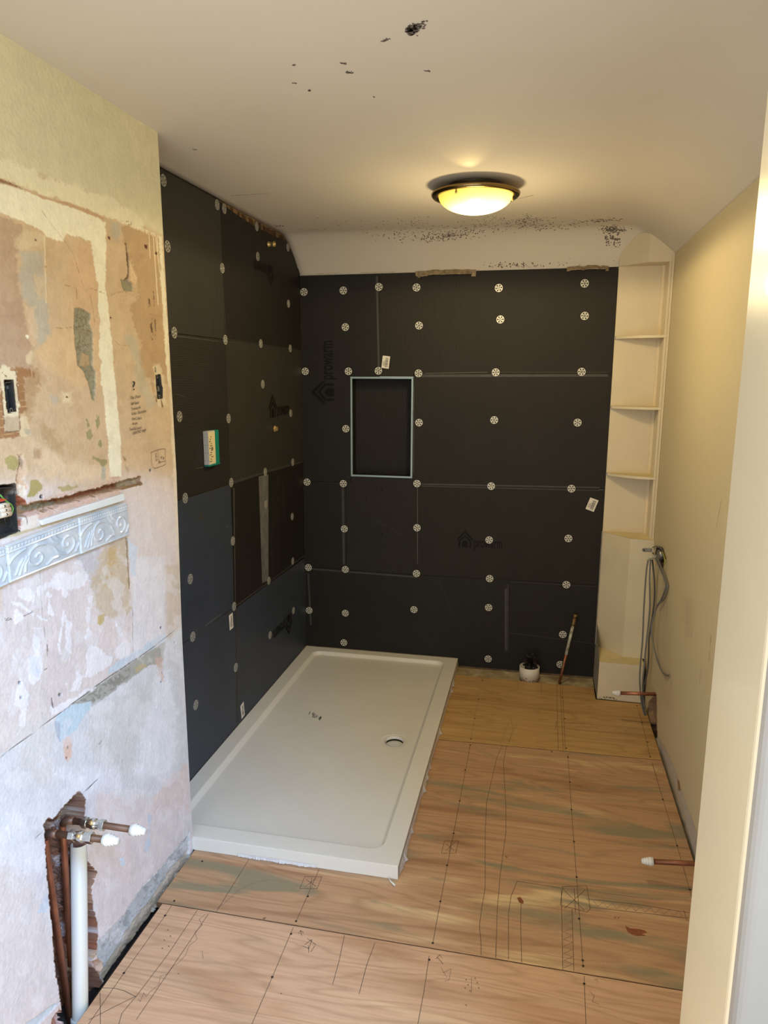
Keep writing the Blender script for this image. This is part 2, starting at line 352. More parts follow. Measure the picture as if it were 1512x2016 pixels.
# lower part of the upper field
cv.fill(z2((180, 290), (280, 210), (290, 330), (240, 470), (210, 700), (180, 640)), rgb(178, 146, 104), 9, 6, .75)
cv.fill(z2((300, 640), (380, 660), (450, 790), (440, 860), (330, 760)), rgb(180, 150, 110), 12, 8, .7)
cv.fill(z2((350, 420), (410, 440), (400, 490), (370, 480)), GRY, 5, 4, .8)
cv.fill(z2((430, 400), (500, 400), (510, 480), (440, 490)), rgb(226, 208, 170), 9, 6, .9)
cv.fill(z2((470, 430), (485, 436), (480, 446), (466, 440)), rgb(60, 46, 36), .5, .5)
cv.fill(z2((210, 740), (300, 800), (450, 880), (700, 930), (780, 960), (780, 1010), (500, 1030), (330, 1010), (230, 850)), rgb(222, 198, 164), 12, 8, .8)
cv.fill(z2((240, 790), (290, 800), (290, 880), (240, 870)), rgb(172, 140, 104), 6, 4, .8)
cv.fill(z2((30, 875), (70, 850), (120, 860), (135, 920), (100, 965), (50, 950)), OLV, 3, .8)
cv.fill(z2((215, 1030), (260, 1020), (305, 1060), (300, 1090), (240, 1140), (195, 1145), (210, 1080)), OLV, 3, .8)
cv.fill(z2((415, 1075), (480, 1060), (540, 1070), (520, 1095), (440, 1110)), OLV, 5, 1.5, .85)
for p in (((605, 590), (615, 590), (640, 650), (622, 650)), ((675, 610), (700, 570), (708, 640), (690, 665), (680, 640)), ((610, 690), (640, 660), (664, 710), (640, 745), (612, 725)), ((690, 755), (715, 735), (730, 770), (715, 800), (700, 785)),
          ((676, 510), (690, 560), (684, 580)), ((650, 880), (665, 858), (720, 880), (755, 885), (760, 905), (740, 925), (740, 1010), (716, 1030), (722, 930), (700, 895))):
    cv.fill(z2(*p), rgb(156, 148, 106), 3, .7, .95)
cv.fill(z2((718, 930), (745, 930), (742, 1020), (718, 1030)), GRY, 3, 1, .8)
cv.fill(z2((870, 855), (895, 880), (885, 895)), rgb(160, 128, 92), 2, 1); cv.fill(z2((890, 930), (915, 950), (905, 980)), rgb(168, 140, 108), 2, 2, .8)
cv.fill(z2((845, 1000), (850, 1040), (760, 1060), (760, 1010)), rgb(200, 160, 140), 6, 2, .8, brk=.4)
cv.fill(z2((190, 1180), (850, 1010), (850, 1040), (700, 1075), (330, 1170), (210, 1215)), rgb(206, 172, 152), 4, 2, .8, brk=.42)
# right column of smooth white/beige skim
cv.fill(z2((905, 1000), (1080, 1000), (1130, 1020), (1200, 1030), (1275, 1800), (915, 1800), (880, 1400), (880, 1180)), rgb(224, 214, 210), 12, 22, .6)
cv.fill(z3((925, -120), (1170, -120), (1180, 440), (1175, 470), (945, 620), (935, 250)), rgb(226, 224, 228), 5, 6, .85)
cv.fill(z3((1180, -60), (1285, -60), (1305, 370), (1330, 900), (1345, 1300), (1200, 1430), (1250, 1330), (1230, 1000), (1185, 500)), rgb(206, 192, 174), 6, 6, .8)
# brick-coloured tile bed round the old socket
cv.fill(za((170, 715), (500, 705), (560, 800), (550, 850), (400, 860), (420, 1150), (430, 1460), (340, 1500), (350, 1740), (330, 1830), (0, 1880), (-400, 1900), (-400, 1300), (0, 1130)), rgb(158, 114, 72), 6, 2, .92)
for a, b in (((285, 865), (400, 862)), ((295, 985), (410, 980)), ((305, 1105), (420, 1098)), ((312, 1245), (425, 1240)), ((320, 1345), (430, 1345)), ((330, 1470), (430, 1470)), ((0, 1310), (40, 1290)), ((0, 1440), (40, 1420)), ((0, 1560), (60, 1545)), ((0, 1700), (80, 1675)), ((0, 1830), (330, 1765)), ((520, 720), (530, 850))):
    cv.fill(za(a, b), rgb(206, 172, 128), .6, .6, .9, line=1.4)
cv.fill(za((0, 740), (60, 640), (110, 690), (160, 700), (170, 740), (270, 750), (290, 1000), (320, 1400), (350, 1750), (95, 1780), (60, 1400), (30, 1050), (0, 900)), rgb(226, 212, 176), 5, 1)
cv.fill(za((60, 1540), (330, 1500), (345, 1740), (95, 1770)), rgb(190, 166, 134), 4, 3, .8)
for seg in (((262, 770), (300, 1180), (335, 1740)), ((25, 1050), (50, 1400), (90, 1770)), ((30, 790), (110, 850)), ((90, 1770), (345, 1745))):
    cv.fill(za(*seg), rgb(112, 74, 46), 3.0, .6, .9, line=2.2, brk=.36)
cv.fill(za((345, 1510), (440, 1515), (500, 1680), (530, 1800), (450, 1850), (380, 1860), (330, 1810), (350, 1700)), rgb(216, 194, 156), 4, 1)
cv.fill(za((390, 1720), (510, 1700), (510, 1800), (440, 1830)), rgb(184, 170, 142), 3, 1, .9)
cv.fill(za((78, 918), (208, 910), (240, 1180), (262, 1425), (135, 1445), (110, 1200)), rgb(60, 50, 42), 1.2, .5, 1, depth=.032)
# switch hole by the edge
cv.fill(zc((600, 180), (700, 150), (800, 420), (830, 820), (700, 830), (640, 600)), rgb(222, 206, 170), 6, 3, .8)
cv.fill(zc((560, 430), (620, 460), (660, 760), (630, 690), (580, 560)), rgb(176, 148, 108), 3, 2, .7)
cv.fill(zc((630, 190), (650, 200), (655, 270), (640, 280)), rgb(70, 56, 44), 1, .5, 1, depth=.004)
cv.fill(zc((640, 640), (665, 760), (650, 770)), rgb(120, 96, 66), 1, .5); cv.fill(zc((735, 710), (770, 840), (750, 860), (730, 780)), rgb(128, 100, 66), 1.4, .5)
cv.fill(zc((652, 328), (712, 320), (735, 500), (750, 540), (748, 700), (680, 705), (665, 520)), rgb(60, 52, 44), .6, .4, 1, depth=.030)
# broken plaster beside the cooker box
cv.fill(zb((320, 110), (380, 110), (440, 400), (400, 560), (460, 660), (420, 860), (300, 800), (280, 560), (290, 380), (330, 300)), rgb(216, 186, 156), 5, .8, 1, depth=.0025, rough=.003)
cv.fill(zb((310, 150), (350, 130), (390, 220), (370, 350), (340, 300)), rgb(170, 150, 128), 3, .6)
cv.fill(zb((295, 120), (330, 290), (280, 420), (280, 560)), rgb(110, 80, 62), 2, .5, .9, line=1.6)
cv.fill(zb((300, 600), (420, 640), (450, 760), (390, 860), (290, 780)), rgb(230, 218, 200), 3, .8)
cv.fill(zb((265, 790), (370, 860), (460, 960), (400, 1060), (430, 1100), (400, 1160), (350, 1180), (330, 1340), (300, 1380)), rgb(150, 84, 58), 4, .7, 1, depth=.016, rough=.010)
cv.fill(z2((0, 1065), (105, 1055), (140, 1400), (0, 1450), (-500, 1600), (-500, 1150)), rgb(70, 60, 52), .6, .5, 1, depth=.028)
# horizontal cable chase
CH = z2((190, 1200), (330, 1172), (560, 1120), (700, 1082), (850, 1038), (990, 1004), (985, 1030), (998, 1055), (850, 1092), (700, 1130), (450, 1200), (260, 1262), (160, 1290), (150, 1240))
cv.fill(CH, rgb(150, 118, 86), 3, .6, 1, depth=.012, rough=.008)
cv.fill(z2((330, 1180), (560, 1125), (850, 1045), (850, 1075), (560, 1150), (380, 1200)), rgb(124, 74, 54), 4, 1.5, .9)
cv.fill(z2((180, 1215), (340, 1180), (480, 1180), (380, 1210), (200, 1250)), rgb(120, 116, 96), 5, 1.5, .8)
cv.fill(z2((850, 1045), (985, 1012), (985, 1050), (860, 1085)), rgb(168, 156, 130), 3, 1, .9)
cv.fill(z2((860, 1085), (990, 1055), (998, 1062), (860, 1100)), rgb(138, 104, 62), 1.5, .5)
cv.fill(z2((200, 1262), (850, 1090), (855, 1120), (270, 1310), (150, 1390), (145, 1310)), rgb(210, 178, 160), 4, 1.5, .9, brk=.3)
cv.fill(z2((155, 1300), (270, 1270), (280, 1350), (150, 1400)), rgb(226, 216, 204), 3, 1)
cv.fill(zb((420, 1130), (440, 1180), (450, 1280)), rgb(96, 80, 68), 1, .5, 1, line=1.6)
cv.fill(zb((0, 1520), (360, 1395), (1176, 1150), (2000, 880), (2000, 910), (1176, 1180), (360, 1440), (0, 1560)), rgb(200, 182, 148), 2, .8)
for a in ((296, 1142, 10), (1066, 957, 7), (424, 855+1692, 0)):
    if a[2]: cv.fill(z2((a[0]-a[2], a[1]-a[2]), (a[0]+a[2], a[1]-a[2]), (a[0]+a[2], a[1]+a[2]*1.3), (a[0]-a[2], a[1]+a[2]*1.3)), rgb(58, 48, 42), .5, .6, 1, depth=.006)
# below the border tiles: scraped skim
cv.fill(z2((550, 1570), (700, 1500), (740, 1560), (700, 1800), (640, 1800), (560, 1640)), rgb(196, 194, 200), 8, 2, .8)
cv.fill(z2((740, 1490), (888, 1430), (912, 1800), (640, 1800), (690, 1640)), rgb(200, 184, 158), 12, 4, .9)
cv.fill(z3((650, 0), (905, 0), (935, 240), (850, 310), (740, 300), (650, 200)), rgb(200, 184, 160), 10, 4, .85)
cv.fill(z2((760, 1500), (850, 1480), (840, 1650), (740, 1790)), rgb(200, 170, 118), 9, 1.5, .75, brk=.45)
cv.fill(z3((690, 300), (740, 280), (745, 320), (715, 370), (690, 350)), rgb(198, 178, 128), 3, 1)
cv.fill(z2((888, 1430), (905, 1440), (920, 1800), (912, 1800)), rgb(150, 128, 96), 1.2, .8, .9)
cv.fill(z2((905, 1440), (970, 1500), (960, 1700), (925, 1700)), rgb(206, 218, 230), 5, 2, .8)
PW = rgb(234, 232, 236)
for p in (((130, 110), (210, 90), (250, 150), (245, 210), (190, 200), (135, 150)), ((260, 90), (300, 80), (300, 160), (270, 150)), ((330, 60), (420, 40), (480, 90), (485, 150), (460, 170), (430, 110), (350, 90)), ((80, 190), (160, 210), (240, 280), (235, 295), (150, 240), (90, 215)),
          ((110, 230), (150, 270), (170, 320), (110, 350), (105, 300)), ((350, 180), (380, 290), (345, 280)), ((320, 80), (365, 155), (350, 165)), ((450, 250), (470, 300), (440, 400), (430, 575), (405, 500), (430, 400)), ((470, 330), (505, 350), (510, 570), (465, 540), (470, 400)),
          ((235, 425), (280, 450), (285, 560), (305, 640), (290, 740), (240, 800), (195, 720), (200, 600), (250, 570), (240, 480)), ((270, 295), (335, 335), (300, 330)), ((240, 380), (305, 382), (305, 390), (242, 390)), ((610, 140), (660, 160), (650, 210), (620, 200)), ((615, 210), (640, 240), (635, 390), (655, 430), (620, 490), (590, 450), (620, 380)),
          ((825, 340), (850, 380), (870, 440), (850, 450), (820, 370)), ((865, 310), (905, 400), (890, 380)), ((700, 380), (720, 390), (710, 430)), ((890, 460), (930, 500), (930, 600), (830, 600), (810, 540), (860, 500)), ((640, 500), (720, 540), (800, 590), (790, 640), (640, 740), (610, 740), (610, 580)), ((550, 700), (590, 720), (560, 830), (500, 830)),
          ((410, 940), (360, 950), (370, 1010), (560, 900), (850, 740), (850, 700), (600, 830)), ((450, 770), (490, 770), (470, 800)), ((150, 730), (205, 850), (180, 1090), (130, 1080), (150, 960), (100, 920), (120, 820))):
    cv.fill(z3(*p), PW, 5, .8, .85, depth=-.0006)
cv.fill(z2((360, 1720), (430, 1660), (500, 1700), (590, 1650), (530, 1610), (570, 1600), (640, 1740), (560, 1800), (300, 1800)), PW, 7, 1, .75)
cv.fill(z3((200, 580), (290, 590), (280, 740), (215, 700)), rgb(206, 212, 226), 4, 1, .7)
cv.fill(z3((0, 40), (20, 60), (20, 260), (0, 260), (-300, 300), (-300, 40)), rgb(206, 186, 160), 5, 3, .6)
for p in (((35, 318), (75, 312), (80, 322), (40, 328)), ((170, 300), (200, 285), (230, 265)), ((315, 680), (335, 668)), ((335, 500), (338, 545))):
    cv.fill(z3(*p), rgb(110, 104, 100), .8, .5, .9, line=1.6)
cv.fill(z3((283, -20), (292, 200), (325, 480), (345, 640), (360, 860)), rgb(150, 138, 130), .6, .5, .8, line=.8)
cv.fill(z3((365, 880), (375, 950)), rgb(80, 70, 66), 1, .5, 1, line=1.2)
cv.fill(z3((940, 240), (942, 560), (950, 780), (965, 930)), rgb(120, 116, 116), .5, .4, .8, line=.8)
cv.fill(z3((300, 980), (320, 1200), (350, 1500), (360, 1640)), rgb(168, 160, 158), .8, .5, .6, line=.8)
# lower field: white wash with grey and pink clouding
cv.fill(z3((-300, 1350), (0, 1290), (400, 1010), (1300, 380), (1350, 1350), (1350, 1800), (-300, 1900)), rgb(211, 214, 219), 6, 4, .9)
cv.fill(z4((-300, 100), (1350, -100), (1350, 380), (690, 1130), (400, 1560), (-300, 1900)), rgb(212, 213, 219), 8, 14, .9)
cv.fill(z3((640, 960), (1060, 740), (1110, 700), (1100, 900), (1000, 1150), (950, 1400), (700, 1340), (640, 1150)), rgb(206, 206, 204), 20, 14, .7)
cv.fill(z3((80, 1100), (330, 1000), (400, 1200), (380, 1500), (150, 1500)), rgb(212, 210, 208), 20, 14, .6)
cv.fill(z3((1080, 1600), (1190, 1450), (1320, 1330), (1350, 1500), (1355, 1692), (1050, 1692)), rgb(216, 200, 194), 8, 5, .8)
cv.fill(z4((680, 60), (1100, 120), (1340, 0), (1350, 300), (1180, 560), (900, 900), (700, 1080), (640, 700), (620, 400)), rgb(218, 206, 204), 16, 10, .75)
cv.fill(z4((0, 500), (200, 700), (330, 900), (380, 1300), (420, 1560), (0, 1800), (-300, 1800), (-300, 500)), rgb(220, 210, 208), 20, 20, .6)
cv.fill(z4((320, 780), (350, 820), (352, 880), (320, 920), (270, 930)), rgb(196, 210, 228), 4, 1.5, .8)
cv.fill(z4((1050, 220), (1070, 250), (1060, 400), (1072, 450), (1040, 500), (1015, 480), (1050, 380)), rgb(196, 206, 220), 3, 1, .9)
cv.fill(z4((850, 540), (880, 530), (885, 590), (860, 600)), rgb(206, 222, 240), 3, 1.2)
cv.fill(z3((445, 1170), (480, 1140), (515, 1180), (505, 1290), (480, 1345), (460, 1300)), rgb(218, 186, 168), 4, 2, .9)
cv.fill(z3((1110, 740), (1190, 690), (1250, 1000), (1240, 1330), (1180, 1440), (960, 1420), (1000, 1150), (1080, 900)), rgb(228, 231, 238), 14, 10, .85)
cv.fill(z4((400, -60), (820, -100), (860, 60), (700, 60), (620, 120)), rgb(228, 231, 238), 14, 12, .8)
cv.fill(z4((-200, 300), (120, 200), (300, 420), (330, 600), (200, 650), (-200, 520)), rgb(226, 230, 238), 20, 16, .6)
strk = 1+.10*fbm(Ug/3.2+8, Vg/46+3, 3)*(Vg > 1100); cv.col *= strk[..., None]
# skirting-height groove and patched band
cv.fill(z3((500, 930), (640, 830), (760, 740), (940, 625), (1060, 545), (1172, 470), (1165, 600), (1120, 640), (1050, 655), (960, 720), (850, 800), (650, 945), (600, 960)), rgb(166, 165, 156), 5, 1.5, .95)
cv.fill(z3((600, 640+230), (760, 750), (920, 660), (920, 720), (850, 790), (660, 920), (560, 900)), rgb(128, 128, 120), 6, 1, .7, brk=.5)
cv.fill(z3((945, 660), (1020, 635), (1045, 650), (960, 705)), rgb(184, 172, 136), 3, 1, .9)
cv.fill(z3((1100, 600), (1160, 580), (1150, 760), (1110, 680)), rgb(206, 180, 166), 6, 2, .8)
cv.fill(z3((390, 1015), (500, 930), (640, 900), (650, 945), (600, 1000), (545, 1105), (440, 1180), (420, 1190)), rgb(190, 210, 222), 3, 1.2, .95)
cv.fill(z3((780, 660), (1170, 410), (1180, 470), (940, 610), (760, 720)), rgb(196, 212, 224), 5, 1.5, .85)
cv.fill(z3((385, 1040), (420, 1050), (428, 1190), (405, 1160)), rgb(176, 186, 200), 2, 1, .9)
cv.fill(z3((-300, 1500), (0, 1300), (420, 990), (750, 745), (1060, 540), (1240, 400)), rgb(74, 70, 68), .3, .4, 1, depth=.0015, line=1.1)
cv.fill(z3((1240, 400), (1300, 372)), rgb(226, 220, 212), .5, .5, .9, line=1)
for x, y, r in ((142, 770, 9), (152, 876, 8), (426, 855, 9), (1141, 381, 7), (1238, 487, 4), (485, 1228, 5), (476, 1305, 5), (1150, 700, 4), (1143, 765, 4)):
    cv.fill(z3((x-r, y-r), (x+r, y-r*1.2), (x+r, y+r), (x-r, y+r*1.3)), rgb(72, 56, 50), .5, .5, 1, depth=.006)
cv.fill(z3((585, 1555), (690, 1455)), rgb(70, 70, 76), .2, .4, 1, line=.8); cv.fill(z4((250, 395), (440, 235), (670, 0)), rgb(70, 70, 76), .2, .4, .8, line=.8)
for pts in (((870, 1290), (865, 1340)), ((720, 1180+1410-1410), (700, 1210))): cv.fill(z3(*pts), rgb(130, 130, 136), 1, .5, .8, line=.8)
# bare strip where the skirting board was
cv.fill(z4((1345, 350), (1130, 620), (1010, 740), (870, 950), (690, 1130), (690, 1240), (730, 1290), (700, 1400), (800, 1420), (1110, 900), (1345, 560)), rgb(182, 188, 192), 4, 1, 1, depth=.004, rough=.003)
cv.fill(z4((1345, 370), (1130, 640), (1010, 760), (870, 970), (700, 1140), (730, 1260), (1080, 860), (1345, 500)), rgb(140, 146, 150), 3, .8, .6, brk=.62)
cv.fill(z4((1340, 470), (1200, 640), (1080, 830), (900, 1060), (760, 1290), (700, 1350), (760, 1420), (900, 1260), (1110, 900), (1345, 560)), rgb(196, 184, 168), 7, 2, .9, depth=.008, rough=.005)
cv.fill(z4((1345, 350), (1130, 620), (1010, 740), (870, 950), (690, 1130)), rgb(232, 232, 234), 2, .8, .9, line=1.6)
cv.fill(z4((430, 1555), (280, 1714), (-300, 2300), (-300, 2200), (180, 1714), (390, 1570)), rgb(200, 208, 216), 2, 1, 1, depth=.003)
cv.fill(z4((640, 1270), (700, 1255), (735, 1280), (700, 1380), (620, 1400), (610, 1290)), rgb(190, 160, 138), 3, 1, 1, depth=.010, rough=.006)
# the hacked-out pipe chase
HOLE = z4((312, 300), (345, 258), (375, 268), (440, 190), (500, 125), (565, 72), (598, 120), (590, 235), (600, 330), (615, 560), (682, 640), (640, 740), (650, 850), (690, 1060), (680, 1200), (650, 1280), (700, 1330), (720, 1420), (640, 1570), (560, 1800), (460, 1800), (435, 1560), (390, 1300), (378, 1080), (350, 800), (332, 600), (322, 400))
cv.fill(HOLE, rgb(118, 84, 66), 3, .5, 1, depth=.058, rough=.016)
cv.fill(z4((365, 600), (500, 600), (500, 760), (380, 770)), rgb(98, 48, 40), 5, 2, .95); cv.fill(z4((420, 860), (505, 850), (505, 1120), (430, 1120)), rgb(92, 56, 50), 6, 2, .9)
cv.fill(z4((380, 400), (480, 400), (480, 590), (375, 560)), rgb(150, 144, 136), 6, 2, .95); cv.fill(z4((395, 760), (500, 740), (505, 840), (410, 860)), rgb(176, 160, 140), 6, 2, .9)
cv.fill(z4((400, 840), (500, 850), (500, 900), (420, 880)), rgb(120, 96, 56), 4, 1.5, .9)
cv.fill(z4((500, 130), (545, 130), (560, 240), (500, 250), (440, 220)), rgb(104, 50, 36), 4, 1.5, .9); cv.fill(z4((545, 90), (585, 100), (590, 330), (560, 300)), rgb(178, 160, 138), 5, 1.5, .9)
cv.fill(z4((475, 150), (495, 130), (512, 200), (490, 230)), rgb(214, 206, 206), 2, 1)
cv.fill(z4((372, 270), (440, 235), (445, 300), (425, 350), (375, 330)), rgb(222, 222, 228), 2, .8, 1, depth=.004)
cv.fill(z4((620, 900), (670, 1000), (680, 1180), (625, 1200), (615, 1000)), rgb(138, 80, 58), 5, 1.5, .9, depth=.030, rough=.010)
cv.fill(z4((620, 1180), (680, 1200), (640, 1300), (620, 1400)), rgb(188, 160, 136), 4, 1.5, .9, depth=.026, rough=.010)
cv.fill(z4((625, 600), (680, 650), (640, 740), (650, 850), (620, 860)), rgb(150, 116, 92), 4, 1, .9, depth=.014, rough=.008)
cv.fill(z4((330, 330), (345, 330), (372, 640), (400, 900), (440, 1250), (450, 1500), (430, 1520), (395, 1280), (355, 800)), rgb(92, 62, 46), 3, 1.5, .8)
cv.fill(z4((365, 1690), (420, 1610), (455, 1640), (450, 1760), (360, 1760)), rgb(176, 128, 108), 4, 1, 1, depth=.012, rough=.008)
# fine scuffs all over
mot = 1+.10*fbm(Ug/9+31, Vg/12+7, 4)+.10*fbm(Ug/3+3, Vg/3.5+70, 4)+.05*fbm(Ug/2.0+40, Vg/18+70, 3)
wm = sstep(Vg, 380, 420)[..., None]; cv.col = cv.col*(1-wm)+cv.col*mot[..., None]*wm
wash = sstep(fbm(Ug/26+90, Vg/34+12, 5), .06, .16)*.35*sstep(Vg, 1000, 1080); cv.col = cv.col*(1-wash[..., None])+np.array(rgb(232, 232, 236))*wash[..., None]
tanw = sstep(fbm(Ug/20+190, Vg/26+112, 5), .08, .18)*.35*(1-sstep(Vg, 920, 1000))*sstep(Vg, 430, 470); cv.col = cv.col*(1-tanw[..., None])+cv.col*np.array([.86, .80, .74])*tanw[..., None]
spk = (fbm(Ug/1.5+5, Vg/2.2+5, 2) > .41) & (Vg > 930)
cv.col[spk] = cv.col[spk]*.75
low = (Zg < -.030); cv.col[low] = np.array(rgb(52, 40, 32)); tan_ = (1-sstep(Zg+.012*cv.nz, -.022, .012))[..., None]; cv.col = np.where(Zg[..., None] < -.030, cv.col, cv.col*(1-tan_*np.array([.22, .32, .45])))  # wall foot below the plywood coloured dark for the deep gap's shade
X = XN-np.clip(cv.dep, -.003, .085)+cv.nf*.0006
X = X-(Zg < -.028)*.02
cv.col = np.clip(cv.col, 0, 1)
mkw = MB()
# wall thickness and near part
mkw.box(-.02, -2.9, -.06, XN-.092, -1.612, 2.067, 1); mkw.box(-.02, -2.9, -.06, XN, -2.461, 2.067, 1)
e = [(XN, float(nib_edge(z)), z) for z in np.linspace(-.06, 2.067, 30)]
for a, b in zip(e[:-1], e[1:]): mkw.add([a, b, (XN-.1, b[1]-.001, b[2]), (XN-.1, a[1]-.001, a[2])], [(0, 1, 2, 3)], 1)
# handwriting
def wpt(px, py): p = hit(px, py, 0, XN+.0022); return p
def wall_text(txt, a, b, hpx, shear=.15):
    """a, b: photo points of the start and end of the base line"""
    A, B = wpt(*a), wpt(*b); T = wpt(a[0], a[1]-hpx); ux = B-A; w = np.linalg.norm(ux); ux /= w
    put_text(mkw, txt, A, ux, (0, 0, 1), w, T[2]-A[2], 2, shear, .0)
for txt, a, b in (('?', (262, 604+.0), (270, 603)),):
    A = wpt(262.0, 768); put_text(mkw, '?', A, (0, 1, 0), (0, 0, 1), .012, .024, 2)
for txt, a, b in (('Tiles (Floor)', (225, 725), (400, 690)), ('Light Switch', (232, 815), (370, 800)), ('Thermostat WH', (240, 905), (400, 880)),
                  ('Screen / Side location', (250, 985), (490, 935)), ('Paint Colours', (255, 1070), (412, 1050)), ('Access', (258, 1150), (345, 1135)),
                  ('Towel Rail Location', (215, 1245), (412, 1210)), ('SKIRTING Height', (270, 1310), (490, 1245))):
    P = zc(a, b); wall_text(txt, P[0], P[1], 6.2)
def wline(pts, w=.0011, mi=3): mkw.strip([wpt(*p) for p in pts], w, (1, 0, 0), mi)
wline(zc((565, 1605), (640, 1570), (760, 1540), (805, 1550), (805, 1700), (808, 1800), (740, 1830), (640, 1865), (600, 1850), (580, 1780), (568, 1605)))
wline(zc((683, 1570), (690, 1700), (705, 1760))); wline(zc((705, 1765), (730, 1760), (760, 1755), (805, 1745)))
wline(zc((640, 1620), (660, 1625), (640, 1660), (665, 1670), (645, 1700))); wline(zc((650, 1720), (668, 1722), (665, 1738), (650, 1735), (650, 1720)))
wline(zc((735, 1670), (750, 1675), (745, 1700), (733, 1695), (735, 1670))); wline(zc((760, 1675), (785, 1700), (765, 1720), (780, 1670)))
wline(zc((695, 1750), (715, 1745), (718, 1775), (698, 1780), (695, 1750)))
M_plaster = attr_mat('old_plaster', .8, .35, 110, .07)
M_wallside = mat('wall_paint_side', rgb(216, 204, 176), .8, var=.05)
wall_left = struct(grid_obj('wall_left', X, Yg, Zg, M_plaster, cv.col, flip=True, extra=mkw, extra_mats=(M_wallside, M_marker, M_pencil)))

# ------------------------------------------------------------------ shower walls behind the boards
M_brick = mat('rough_masonry', rgb(120, 92, 66), .9, col2=rgb(170, 140, 104), vscale=22, bump=.6)
w = MB(); w.box(-.14, -1.605, -.06, -.0125, .14, 2.35); struct(w.build('wall_shower', M_brick))
NX0, NX1, NZ0, NZ1 = .247, .556, .953, 1.439
w = MB(); Y0, Y1 = .0125, .14
w.box(-.0125, Y0, -.06, NX0-.004, Y1, 2.35); w.box(NX1+.004, Y0, -.06, 1.9, Y1, 2.35)
w.box(NX0-.004, Y0, -.06, NX1+.004, Y1, NZ0-.004); w.box(NX0-.004, Y0, NZ1+.004, NX1+.004, Y1, 2.35); struct(w.build('wall_back', M_brick))

# ------------------------------------------------------------------ ceiling with coved edges, mould and scuffs
nx, nyc = 90, 150
xs = np.concatenate([np.linspace(-.02, 1.38, 30), np.linspace(1.39, XR+.004, 30)]); ys = np.concatenate([np.linspace(-2.9, -.3, 40), np.linspace(-.28, .012, 40)])
Xc, Yc = np.meshgrid(xs, ys, indexing='ij'); Zc_ = np.vectorize(ceil_z)(Xc, Yc)
cm = MB()
def blob(mb, p, r, mi, n=6, surf=None, el=1.):
    ph = random.random()*6; pts = []
    for k in range(n):
        a = ph+k*2*math.pi/n; rr = r*random.uniform(.6, 1.2); x = p[0]+rr*math.cos(a)*el; y = p[1]+rr*math.sin(a); pts.append((x, y, (ceil_z(x, min(y, .0))-.0012)))
    mb.poly(pts, mi)
def speckle(cx, cy, sx, sy, n, rmin=.0012, rmax=.003, mi=1, ang=0.):
    for _ in range(n):
        a, b = random.gauss(0, .5)*sx, random.gauss(0, .5)*sy; ca, sa = math.cos(ang), math.sin(ang)
        p = hit_ceil(cx+a*ca-b*sa, cy+a*sa+b*ca)
        if p[1] > -.004 or p[0] > XR-.01: continue
        blob(cm, p, random.uniform(rmin, rmax), mi, 5, el=1.3)
speckle(885, 462, 55, 10, 150); speckle(820, 440, 60, 14, 45); speckle(930, 450, 60, 16, 70); speckle(1020, 440, 90, 14, 170); speckle(1040, 432, 30, 8, 50)
speckle(780, 462, 60, 14, 50); speckle(700, 440, 120, 10, 25, mi=2); speckle(850, 470, 40, 6, 60); speckle(1100, 442, 60, 10, 50); speckle(1180, 434, 40, 4, 90, ang=-.06)
speckle(1203, 451, 22, 7, 160); speckle(1225, 453, 8, 6, 20); speckle(1200, 470, 12, 12, 50); speckle(1216, 470, 5, 14, 30); speckle(1010, 522, 60, 6, 60); speckle(1080, 520, 90, 10, 30, mi=2)
speckle(550, 444, 10, 2, 16); speckle(615, 452, 20, 3, 18, mi=2)
for pts in (((815, 45), (800, 65)), ((820, 48), (833, 50)), ((806, 60), (818, 68)), ((812, 52), (808, 62))):
    (a, b), (c, d) = pts; speckle((a+c)/2, (b+d)/2, 13, 6, 38, .0010, .0026, ang=-.5)
speckle(812, 58, 16, 8, 60, .0008, .002, ang=-.4); speckle(757, 79, 12, 2, 20, .0007, .0015, ang=-.35); speckle(677, 124, 6, 2, 14, .0008, .0018); speckle(689, 142, 9, 3, 20, .0008, .0018)
speckle(841, 139, 6, 1, 16, .0008, .0018, ang=.2); speckle(582, 163, 4, .6, 8, .0008, .0015); speckle(609, 177, 1, 1, 4); speckle(384, 294, 4, 1, 6, mi=2); speckle(737, 190, 1, 1, 2); speckle(578, 127, 3, 1, 5, mi=2)
for pts, wd in ((((1020, 391), (1050, 384)), .0007), (((455, 385), (530, 380)), .0006)):
    P = [hit_ceil(*p)-np.array([0, 0, .0015]) for p in pts]; nn_ = np.cross(P[-1]-P[0], (1., 0, 0)) if abs((P[-1]-P[0])[0]) < .02 else np.array([0, 0, 1.]); cm.strip(P, wd*.8, nn_/np.linalg.norm(nn_), 2)
# crumbly brown edge where the cove meets the boards
def chip(x0, x1, h, mi):
    n = 14; up = []; lo = []
    for k in range(n+1):
        x = x0+(x1-x0)*k/n; y = -.002; hh = h*random.uniform(.35, 1.)*math.sin(math.pi*(k+.4)/(n+.8))**.5; yy = -hh*.8
        lo.append((x, -.0015, ceil_z(x, -.0015)-.001)); up.append((x, yy, ceil_z(x, yy)-.0015))
    for k in range(n): cm.add([lo[k], lo[k+1], up[k+1], up[k]], [(0, 1, 2, 3)], mi)
for x0, x1, h, mi in ((.08, .2, .003, 3), (.30, .46, .0025, 3), (.56, .84, .008, 3), (1.24, 1.42, .007, 3)): chip(x0, x1, h, mi)
ceil = struct(grid_obj('ceiling', Xc, Yc, Zc_, M_ceil, extra=cm, flip=False,
    extra_mats=(M_mold, mat('faint_mould', rgb(150, 138, 124), .9), mat('bare_lath', rgb(150, 132, 104), .9, var=.35, vscale=60), mat('pink_plaster_chip', rgb(206, 178, 152), .9, var=.2, vscale=40))))
so = ceil.modifiers.new('solid', 'SOLIDIFY'); so.thickness = .03; so.offset = 1

